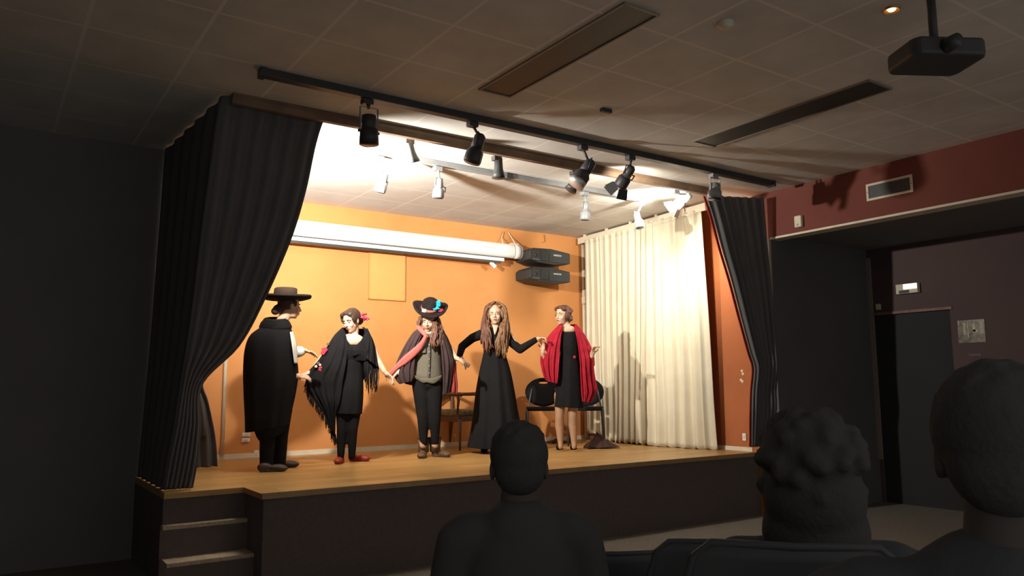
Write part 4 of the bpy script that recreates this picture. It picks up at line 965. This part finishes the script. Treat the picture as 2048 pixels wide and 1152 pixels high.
# ---- person 4: long black dress, very long hair
def person4():
    p = Person(990, 905, 'person with very long light brown hair in a long black dress, arms spread'); p.hairm = M_HAIRL; g = p.G
    p.head(p.P(991, 629, .04), p.dirv(-.14, .98), tilt=.02, roll=-.05, k=1.0)
    neck = p.P(990, 660, 0); g.cap(p.L(0, -.03, -.06), neck, .046, .054)
    g.ell(p.P(990, 664, .03), (.085, .06, .06), (p.r, p.n, p.u))
    hips = p.P(990, 745, 0); torso(p, neck, hips, .165, .13, g, .09)
    for x in (978, 1004): g.chain([p.P(990+(x-990)*.7, 760, 0), p.P(x, 830, 0), p.P(x, 890, 0)], [.08, .05, .036])
    g.chain([p.P(967, 664, 0), p.P(925, 692, .02), p.P(919, 716, .07)], [.042, .036, .026]); p.hand(g, p.P(920, 715, .07), p.dirv(.62, .25, -.66), p.dirv(-.4, .2, -.5), .5, -1, 1.0)
    g.chain([p.P(1014, 664, 0), p.P(1038, 700, .03), p.P(1070, 680, .06)], [.042, .036, .026]); p.hand(g, p.P(1072, 679, .06), p.dirv(.95, .15, .18), p.dirv(.1, .2, -.9), .9, -1, 1.0)
    p.skin()
    # dress: bodice + skirt
    rows = [(974, 655, 1003, 655, .07, 0), (964, 662, 1015, 662, .09, 0), (964, 680, 1014, 680, .11, 0), (967, 700, 1011, 700, .10, 0), (965, 714, 1013, 714, .10, 0), (958, 745, 1022, 745, .14, 0),
            (951, 785, 1030, 785, .19, 0), (947, 820, 1036, 820, .24, 0), (941, 860, 1044, 860, .28, 0), (934, 893, 1050, 898, .30, 0)]
    dress = p.build('dress', p.loft(rows, folds=9, amp=.10, n=110, m=90, ph=.6), M_CLOTHB)
    s_ = G(); s_.chain([p.P(970, 666, 0), p.P(945, 676, .01), p.P(924, 693, .02), p.P(919, 712, .065)], [.062, .052, .046, .036]); s_.chain([p.P(1011, 667, 0), p.P(1024, 686, .02), p.P(1040, 699, .03), p.P(1071, 680, .06)], [.062, .050, .048, .034])
    p.build('sleeves', s_, M_CLOTHB, dress, remesh=.009, smoothit=4)
    v = p.sheet([(985, 650, .10), (987, 660, .115), (989, 669, .118)], [(996, 650, .10), (994, 660, .115), (990.5, 669, .118)], n=12, m=8, bulge=.004, amp=0)
    p.build('bare_throat', v, M_SKIN, solid=.004)
    p.shoe(at_z(970, 903, ZS), p.dirv(-.05, 1), M_CLOTHB, .22, .042, .05)
    p.shoe(at_z(1002, 903, ZS), p.dirv(.1, 1), M_CLOTHB, .22, .042, .05)
    h = G(); ax = (p.hx, p.hy, p.hz); h.ell(p.L(0, -.036, .034), (.086, .088, .090), ax, 22, 14)
    for q in (-1, 1): h.ell(p.L(q*.080, -.015, .0), (.016, .040, .075), ax); h.ell(p.L(q*.050, .025, .088), (.036, .03, .020), ax)
    h.ell(p.L(0, -.075, -.06), (.095, .05, .15), ax, 20, 12)
    hair = p.build('hair', h, M_HAIRL, remesh=.008, smoothit=2)
    P = p.pts
    right = [P([(994, 604, .05), (1005, 610, .05), (1012, 628, .05), (1010, 660, .10), (1007, 700, .13)]), P([(994, 605, .03), (1005, 611, .03), (1012, 630, .03), (1014, 660, .05), (1011, 695, .09)]), P([(994, 604, .0), (1006, 612, .0), (1014, 634, .0), (1017, 662, .03), (1014, 700, .07)]), P([(1008, 612, .04), (1012, 632, .05), (1006, 660, .13), (1003, 690, .15), (1001, 716, .14)]), P([(1003, 612, .06), (1011, 634, .06), (1012, 662, .11), (1010, 692, .13), (1006, 722, .13)]),
             P([(1004, 615, .02), (1013, 640, .02), (1015, 668, .07), (1013, 690, .10), (1010, 712, .11)]), P([(1011, 620, .04), (1010, 645, .08), (999, 675, .15), (997, 700, .15), (996, 718, .15)]),
             P([(1005, 645, .09), (1001, 664, .13), (995, 685, .15), (996, 708, .15)]), P([(1008, 640, .06), (1008, 665, .13), (1007, 700, .14), (1008, 720, .13)])]
    left = [P([(990, 604, .05), (978, 610, .05), (971, 628, .05), (971, 660, .09), (970, 695, .12)]), P([(990, 605, .03), (978, 611, .03), (971, 630, .03), (967, 660, .05), (967, 695, .09)]), P([(990, 604, .0), (977, 612, .0), (969, 634, .0), (964, 662, .03), (966, 700, .06)]), P([(974, 612, .04), (969, 634, .05), (970, 660, .10), (968, 690, .12), (972, 706, .12)]), P([(973, 614, .03), (969, 640, .06), (975, 668, .13), (974, 695, .14), (977, 712, .13)]),
            P([(979, 618, .03), (971, 642, .03), (966, 668, .07), (965, 692, .09)]), P([(974, 645, .08), (977, 664, .12), (981, 688, .15), (982, 700, .15)]), P([(977, 645, .08), (972, 668, .12), (972, 690, .13), (974, 704, .13)])]
    p.build('hair_lengths', p.strands(right, r=.011, wave=.006, copies=12, spread=.018, seed=11), M_HAIRL, hair)
    p.build('hair_lengths', p.strands(left, r=.011, wave=.006, copies=12, spread=.018, seed=12), M_HAIRW, hair)['label'] = 'darker brown lengths'
    # rolled paper in the hand, a thing of its own
    a = p.P(923, 720, .12); b = p.P(939, 733, .12)
    t = G(); t.tube([a-(b-a)*.15, b], [.019, .022], 24, caps=False); t.tube([a-(b-a)*.15, b], [.013, .016], 24, caps=False)
    o = t.build('paper_roll', M_PAPER, None, (a+b)/2, solid=.002); tag(o, 'white rolled paper in the hand of the long-haired person', 'paper')
person4()

# ---- person 5: black knee-length dress, crimson shawl
def person5():
    p = Person(1136, 902, 'person in a black dress with a crimson shawl over both arms'); p.hairm = M_HAIRR; g = p.G
    p.head(p.P(1125, 630, .04), p.dirv(-.66, .75), tilt=.06, roll=.04, k=.98)
    neck = p.P(1136, 661, 0); g.cap(p.L(0, -.03, -.06), p.P(1136, 664, 0), .044, .056)
    g.ell(p.P(1137, 660, .03), (.095, .06, .05), (p.r, p.n, p.u))
    hips = p.P(1138, 755, 0); torso(p, neck, hips, .165, .13, g, .09)
    g.chain([p.P(1113, 672, 0), p.P(1088, 728, .04), p.P(1086, 703, .14)], [.042, .037, .026]); p.hand(g, p.P(1086, 703, .14), p.dirv(.05, .1, 1), p.dirv(-.6, .4, 0), .8, 1, 1.0)
    g.chain([p.P(1161, 672, 0), p.P(1184, 728, .04), p.P(1184, 710, .12)], [.042, .037, .026]); p.hand(g, p.P(1184, 711, .13), p.dirv(.2, .15, .9), p.dirv(.7, .4, .0), 1.0, -1, 1.05)
    p.skin()
    l = G()
    for x in (1119, 1146): l.chain([p.P(x+(2 if x < 1130 else -1), 790, 0), p.P(x, 832, .02), p.P(x, 850, -.01), p.P(x+2, 888, 0)], [.075, .050, .054, .030]); l.chain([p.P(x+2, 888, 0), p.P(x+2, 894, .07)], [.03, .027])
    p.build('stockings', l, M_SKINT, remesh=.008, smoothit=4)
    d = p.loft([(1124, 660, 1150, 660, .06, 0), (1116, 668, 1158, 668, .09, 0), (1117, 690, 1159, 690, .11, 0), (1118, 715, 1159, 715, .10, 0), (1114, 745, 1162, 745, .12, 0), (1110, 785, 1166, 785, .14, 0), (1109, 813, 1167, 816, .145, 0)], folds=8, amp=.06)
    dress = p.build('dress', d, M_CLOTHB)
    nk = G(); nk.ell(p.P(1137, 658, .050), (.070, .04, .026), (p.r, p.n, p.u)); p.build('bare_neckline', nk, M_SKIN)
    f = G()
    for k in range(5): th = 2*PI*k/5; f.ell(p.P(1149, 714, .115)+p.r*(.011*math.cos(th))+p.u*(.011*math.sin(th)), (.007, .005, .007), (p.r, p.n, p.u), 8, 6)
    p.build('brooch', f, M_FLOW, dress)
    for x, y in ((1120, 899), (1148, 899)): p.shoe(at_z(x+1, y-1, ZS), p.dirv(-.12, 1), M_CLOTHB, .20, .038, .042, heelh=.015)
    A = [(1121, 648, .03), (1104, 664, .03), (1090, 684, .05), (1083, 704, .10), (1081, 722, .10), (1083, 735, .09), (1087, 752, .09), (1094, 762, .09)]
    B = [(1126, 654, .09), (1122, 672, .125), (1120, 694, .13), (1119, 714, .13), (1118, 730, .14), (1117, 744, .15), (1116, 756, .15), (1114, 767, .15)]
    shawl = p.build('shawl', p.sheet(A, B, n=60, m=44, bulge=.04, folds=3.2, amp=.016), M_SHAWL, solid=.008)
    A = [(1148, 654, .09), (1153, 674, .125), (1157, 700, .13), (1160, 724, .14), (1161, 748, .16), (1162, 768, .16), (1163, 788, .16), (1165, 803, .15)]
    B = [(1152, 648, .03), (1168, 668, .03), (1180, 690, .05), (1187, 712, .10), (1187, 732, .09), (1190, 755, .08), (1194, 780, .08), (1182, 805, .10)]
    p.build('shawl_end', p.sheet(A, B, n=60, m=44, bulge=.04, folds=3.2, amp=.018, ph=1), M_SHAWL, shawl, solid=.008)
    bk = p.sheet([(1121, 648, -.05), (1100, 690, -.06), (1092, 740, -.06)], [(1152, 648, -.05), (1176, 690, -.06), (1184, 740, -.06)], n=36, m=30, bulge=-.08, folds=4, amp=.012)
    p.build('shawl_back', bk, M_SHAWL, shawl, solid=.008)
    st = p.sheet([(1172, 690, .10), (1182, 696, .16)], [(1171, 696, .10), (1181, 703, .16)], n=10, m=6, bulge=.005, amp=0); p.build('shawl_fold', st, M_SHAWL, shawl, solid=.008)
    fl = p.sheet([(1087, 694, .15), (1095, 706, .15)], [(1084, 697, .15), (1092, 710, .15)], n=10, m=5, bulge=.004, amp=0); p.build('shawl_tip', fl, M_PINK, shawl, solid=.006)
    h = G(); ax = (p.hx, p.hy, p.hz); h.ell(p.L(0, -.038, .036), (.084, .088, .084), ax, 22, 14); h.ell(p.L(0, .02, .088), (.062, .055, .026), ax)
    for q in (-1, 1): h.ell(p.L(q*.075, .0, -.01), (.022, .038, .055), ax); h.ell(p.L(q*.055, .035, .07), (.03, .03, .028), ax)
    for a, b, c in ((.03, -.11, -.03), (-.03, -.11, -.03), (0, -.115, .01), (0, -.10, -.07), (.05, -.085, -.05), (-.055, -.08, -.05), (-.075, -.05, -.05), (-.078, -.04, .03), (-.06, -.08, .05)): h.ell(p.L(a, b, c), (.030, .030, .028), ax)
    p.build('hair', h, M_HAIRR, remesh=.007, smoothit=1)
person5()

# ------------------------------------------------------------------ chairs and cloth on the stage
def stack_chair(cx, fy, face, label, group='black stacking chairs on stage'):
    o = at_z(cx, fy, ZS); n = V((o.x, o.y, 0)).normalized(); f = -n; f = (f*math.cos(face)+V((f.y, -f.x, 0))*math.sin(face)); r = V((-f.y, f.x, 0)) ; u = V((0, 0, 1))
    t = thing('stacking_chair', label, 'chair', o, group)
    def Q(a, b, c): return o+r*a+f*b+u*c    # b toward viewer
    for s_ in (-1, 1):
        g = G(); g.tube([Q(s_*.222, .20, .0), Q(s_*.215, .19, .43), Q(s_*.21, .16, .45)], .012, 10); g.build('leg', M_BLACK, t)
        g = G(); g.tube([Q(s_*.215, -.24, .0), Q(s_*.20, -.16, .43), Q(s_*.17, -.19, .60), Q(s_*.15, -.215, .70)], .012, 10); g.build('leg', M_BLACK, t)
    R = []
    for zz, k in ((.43, .96), (.44, 1), (.465, 1), (.475, .95)):
        ring = []
        for i in range(40):
            th = 2*PI*i/40; cx_, sx_ = math.cos(th), math.sin(th); e = .5
            ring.append(Q(.225*k*abs(cx_)**e*(1 if cx_ > 0 else -1), .205*k*abs(sx_)**e*(1 if sx_ > 0 else -1), zz))
        R.append(ring)
    G().rings(R).build('seat', M_CLOTHB, t)
    # oval back with a grip slot
    g = G(); N = 40; outer = []; inner = []
    def bp(th, a, b, zc, lean): x = a*math.cos(th); z = b*math.sin(th); return x, zc+z
    rows = []
    for (ka, kb, oz) in ((1, 1, 0), (.75, .8, .0), (.42, .30, .095), (.28, .075, .120)):
        ring = []
        for i in range(N):
            th = 2*PI*i/N; x = .235*ka*math.cos(th); z = .185*kb*math.sin(th)+.66+oz
            if kb < .1: x *= .9
            ring.append(Q(x, -.195-(z-.5)*.12-.10*(1-(x/.24)**2)*.3, z))
        rows.append(ring)
    G().rings(rows, caps=False).build('backrest', M_CLOTHB, t, solid=.018)
    return t
stack_chair(1088, 890, .0, 'black round-backed stacking chair behind the crimson shawl, at the long-haired person side')
stack_chair(1173, 890, .0, 'black round-backed stacking chair behind the crimson shawl, at the cream curtain side')

def armchair():
    o = at_z(912, 897, ZS); n = V((o.x, o.y, 0)).normalized(); r = V((n.y, -n.x, 0)); u = V((0, 0, 1))
    a = math.radians(35); f = (r*math.cos(a)-n*math.sin(a)); sd = V((-f.y, f.x, 0))   # f = facing, turned toward the picture's right
    t = thing('armchair', 'old wooden armchair with green-brown upholstered seat behind the performers', 'chair', o)
    def Q(x, y, z): return o+f*x+sd*y+u*z
    w, dp = .25, .23
    for (x, y) in ((dp, w), (dp, -w)):
        G().tube([Q(x, y, 0), Q(x, y, .08), Q(x, y, .36)], [.012, .014, .024], 12).build('leg', M_WCH, t)
        G().tube([Q(x-.03, y, .42), Q(x-.03, y, .50), Q(x-.02, y, .58), Q(x-.03, y, .64)], [.018, .014, .019, .016], 12).build('arm_support', M_WCH, t)
        G().tube([Q(-dp-.02, y, .655), Q(-.05, y, .645), Q(x, y, .65), Q(x+.03, y, .635)], [.018, .021, .024, .018], 12).build('armrest', M_WCH, t)
    for y in (w, -w):
        G().tube([Q(-dp-.05, y, 0), Q(-dp, y, .38), Q(-dp-.01, y, .66), Q(-dp-.09, y, .98)], [.015, .022, .02, .016], 12).build('leg', M_WCH, t)
    g = G()
    for y in (w, -w): g.box(Q(0, y, .36), (2*dp, .03, .06), (f, sd, u))
    for x in (dp, -dp): g.box(Q(x, 0, .36), (.03, 2*w, .06), (f, sd, u))
    g.build('seat_rail', M_WCH, t, smooth=False, bevel=.004)
    G().box(Q(0, 0, .425), (2*dp+.03, 2*w+.02, .08), (f, sd, u)).build('seat_cushion', M_UPH, t, bevel=.025)
    G().box(Q(-dp-.06, 0, .78), (.05, 2*w-.05, .36), (f, sd, (u-f*.2).normalized())).build('back_cushion', M_UPH, t, bevel=.02)
    g = G(); g.tube([Q(-dp-.09, -w, .98), Q(-dp-.10, 0, 1.01), Q(-dp-.09, w, .98)], .02, 12); g.build('top_rail', M_WCH, t)
armchair()

def heap(cx, cy, w, dpt, h, seed, label):
    o = at_z(cx, cy, ZS); n = V((o.x, o.y, 0)).normalized(); r = V((n.y, -n.x, 0)); rnd = random.Random(seed); N = 60; M_ = 22; R = []
    ph = [rnd.uniform(0, 6.3) for _ in range(6)]
    for j in range(M_):
        k = 1-j/(M_-1); ring = []
        for i in range(N):
            th = 2*PI*i/N; e = 1+.10*math.sin(3*th+ph[0])+.07*math.sin(7*th+ph[1])+.05*math.sin(11*th+ph[2]+3*k)
            rad = k*e; z = h*(1-k**.8)*(1+.12*math.sin(5*th+ph[3])+.08*math.sin(9*th+ph[4]+6*k))+.006+.012*abs(math.sin(6*th+ph[5]))*k
            ring.append(o+r*(w*rad*math.cos(th)-w*.15*(1-k))+n*(dpt*rad*math.sin(th))+V((0, 0, max(z, .004))))
        R.append(ring)
    ob = G().rings(R).build('cloth_heap', M_HEAP, None, o); tag(ob, label, 'cloth')
heap(1200, 896, .21, .16, .16, 3, 'dark maroon cloth dropped in a heap at the foot of the cream curtains')
heap(1114, 886, .15, .10, .045, 8, 'flat dark cloth lying under the black chairs')

# ------------------------------------------------------------------ audience
def audience(px, py, depth, label, k=1.0, hairstyle='short', clothes=M_AUD, lean=0.0, turn=0.0, shoulder=.21, nape=.19):
    """seated viewer seen from behind; px,py = top of the head"""
    r_ = ray(px, py); top = CAM + r_*(depth/CF.dot(r_))
    p = Person(px, py, label, z=0.0, depth=depth); p.o.x, p.o.y = top.x, top.y; p.t.location = p.o; ROOTLOC[p.t.name] = p.o.copy()
    p.hairm = M_AUDH
    fwd = V((math.sin(.42+turn), math.cos(.42+turn), 0)); sd = V((fwd.y, -fwd.x, 0)); u = V((0, 0, 1)); g = p.G
    H = top.z-.115*k
    def Q(a, b, c): return V((top.x, top.y, 0))+sd*a+fwd*b+u*c
    p.head(Q(0, 0, H), fwd, tilt=.02, k=k)
    nb = H-nape*k
    g.cap(p.L(0, -.025, -.07), Q(0, -.02, nb), .052*k, .06*k)
    seat = .47
    g.ell(Q(0, -.02, lerp(seat, nb, .62)), (shoulder*.82, .11, (nb-seat)*.42), (sd, fwd, u)); g.ell(Q(0, -.03, seat+.10), (.17*k, .13, .15), (sd, fwd, u))
    tor = G(); tor.ell(Q(0, -.02, lerp(seat, nb, .68)), (shoulder*.93, .135, (nb-seat)*.40), (sd, fwd, u), 24, 16); tor.ell(Q(0, -.03, lerp(seat, nb, .30)), (shoulder*.88, .15, (nb-seat)*.42), (sd, fwd, u), 24, 16)
    tor.cap(Q(-shoulder*.80, -.02, nb-.065), Q(shoulder*.80, -.02, nb-.065), .070*k, .070*k); tor.cap(Q(0, -.03, nb-.06), Q(0, -.025, nb-.02), .11*k, .065*k)
    for s_ in (-1, 1):
        sh = Q(s_*shoulder, -.02, nb-.08); el = Q(s_*(shoulder+.06), .02, nb-.36*k); wr = Q(s_*.10, .26, seat+.16)
        g.chain([sh, el, wr], [.05*k, .042*k, .028*k]); p.hand(g, wr, (fwd*.7-sd*s_*.5-u*.1), u*-1, .5, s_, k)
        tor.chain([sh, el, wr], [.066*k, .056*k, .042*k])
        hp = Q(s_*.095, -.02, seat+.05); kn = Q(s_*.13, .40, seat+.06); an = Q(s_*.13, .38, .09)
        g.chain([hp, kn, an], [.075*k, .055*k, .04*k])
    p.build('body', g, M_AUDS, remesh=.008, smoothit=2)
    p.build('jacket', tor, clothes, remesh=.012, smoothit=5)
    tr = G()
    for s_ in (-1, 1): tr.chain([Q(s_*.10, -.02, seat+.06), Q(s_*.13, .41, seat+.07), Q(s_*.13, .38, .12)], [.095*k, .075*k, .062*k])
    p.build('trousers', tr, clothes, remesh=.014, smoothit=3)
    for s_ in (-1, 1): p.shoe(Q(s_*.13, .37, 0), fwd, M_BLACK, .25, .045, .07)
    h = G(); ax = (p.hx, p.hy, p.hz)
    if hairstyle == 'short':
        h.ell(p.L(0, -.030, .034), (.084, .092, .084), ax, 24, 14); h.ell(p.L(0, -.055, -.01), (.072, .062, .07), ax); rnd = random.Random(3)
        for i in range(60): th = rnd.uniform(0, 6.28); q = rnd.uniform(.2, 1.1); h.ell(p.L(.074*math.sin(q)*math.cos(th), -.03+.08*math.sin(q)*math.sin(th), .034+.086*math.cos(q)), (.016, .016, .014), ax, 8, 6)
    else:
        h.ell(p.L(0, -.035, .02), (.115, .12, .11), ax, 24, 14); h.ell(p.L(0, -.06, -.07), (.115, .09, .11), ax, 24, 14); h.ell(p.L(0, -.05, -.15), (.12, .08, .12), ax, 24, 14); rnd = random.Random(int(px))
        for i in range(90):
            th = rnd.uniform(0, 6.28); fi = rnd.uniform(-.7, 1.3); h.ell(p.L(.112*math.cos(th)*math.cos(fi), -.045+.105*math.sin(th)*math.cos(fi), .0+.125*math.sin(fi)), (.024, .024, .022), ax, 8, 6)
    p.build('hair', h, M_AUDH, remesh=.008, smoothit=1)
    return p, Q

audience(1037, 850, 2.25, 'short-haired person seated with back to the camera, in front of the stage edge', 1.0, 'short', M_AUD, nape=.125, shoulder=.17, turn=.15)
audience(1612, 832, 1.88, 'seated person with big curly hair, silhouetted below the red drape lining', 1.0, 'curly', M_AUDN, nape=.17, turn=.4)
audience(1985, 742, 1.06, 'dark seated person cut off by the picture edge under the black door', .95, 'short', M_AUDN, turn=.6, nape=.15)

def hall_chair(top_px, depth, label, H=.86, turn=0.0):
    r_ = ray(*top_px); c = CAM + r_*(depth/CF.dot(r_)); o = V((c.x, c.y, 0)); H = c.z
    fwd = V((math.sin(.42+turn), math.cos(.42+turn), 0)); sd = V((fwd.y, -fwd.x, 0)); u = V((0, 0, 1))
    t = thing('hall_chair', label, 'chair', o, 'dark chairs for the audience')
    def Q(a, b, z): return o+sd*a+fwd*b+u*z
    m = mat('dark_chair_shell', (.065, .065, .068), .55, spec=.3, noise=(9, (.06, .06, .062), .5))
    rows = []
    for zz, w, b in ((.50, .19, .06), (.60, .215, .03), (.72, .225, .01), (H-.08, .22, 0), (H-.025, .205, -.005), (H, .17, -.01)):
        rows.append([Q(w*(2*i/19-1), b-.035*(1-(2*i/19-1)**2), zz) for i in range(20)])
    G().rings(rows, closed=False).build('backrest', m, t, solid=.012)
    rows = []
    for b, zz, w in ((.05, .47, .19), (.20, .455, .22), (.36, .46, .22), (.46, .445, .20)): rows.append([Q(w*(2*i/19-1), b, zz+.02*(2*i/19-1)**2) for i in range(20)])
    G().rings(rows, closed=False).build('seat', m, t, solid=.012)
    e = [Q(-.19, .055, .49), Q(-.222, .01, .70), Q(-.218, -.003, H-.09), Q(-.195, -.008, H-.025), Q(-.16, -.015, H+.004), Q(0, -.045, H+.006), Q(.16, -.015, H+.004), Q(.195, -.008, H-.025), Q(.218, -.003, H-.09), Q(.222, .01, .70), Q(.19, .055, .49)]
    G().tube(e, .009, 10).build('back_frame', m, t)
    for s_ in (-1, 1):
        for b in (.08, .40): G().tube([Q(s_*.19, b, .455), Q(s_*.215, b+(.06 if b > .2 else -.06), 0)], .011, 10).build('leg', M_BLACK, t)
    return t
hall_chair((1230, 1106), 2.75, 'dark empty audience chair just past the short-haired person, its back edge showing', turn=.15)
hall_chair((1440, 1082), 2.35, 'dark empty audience chair in front of the curly-haired person', turn=.15)
hall_chair((1585, 1092), 1.58, 'dark audience chair back with a shiny rim carrying the curly-haired person', turn=.4)
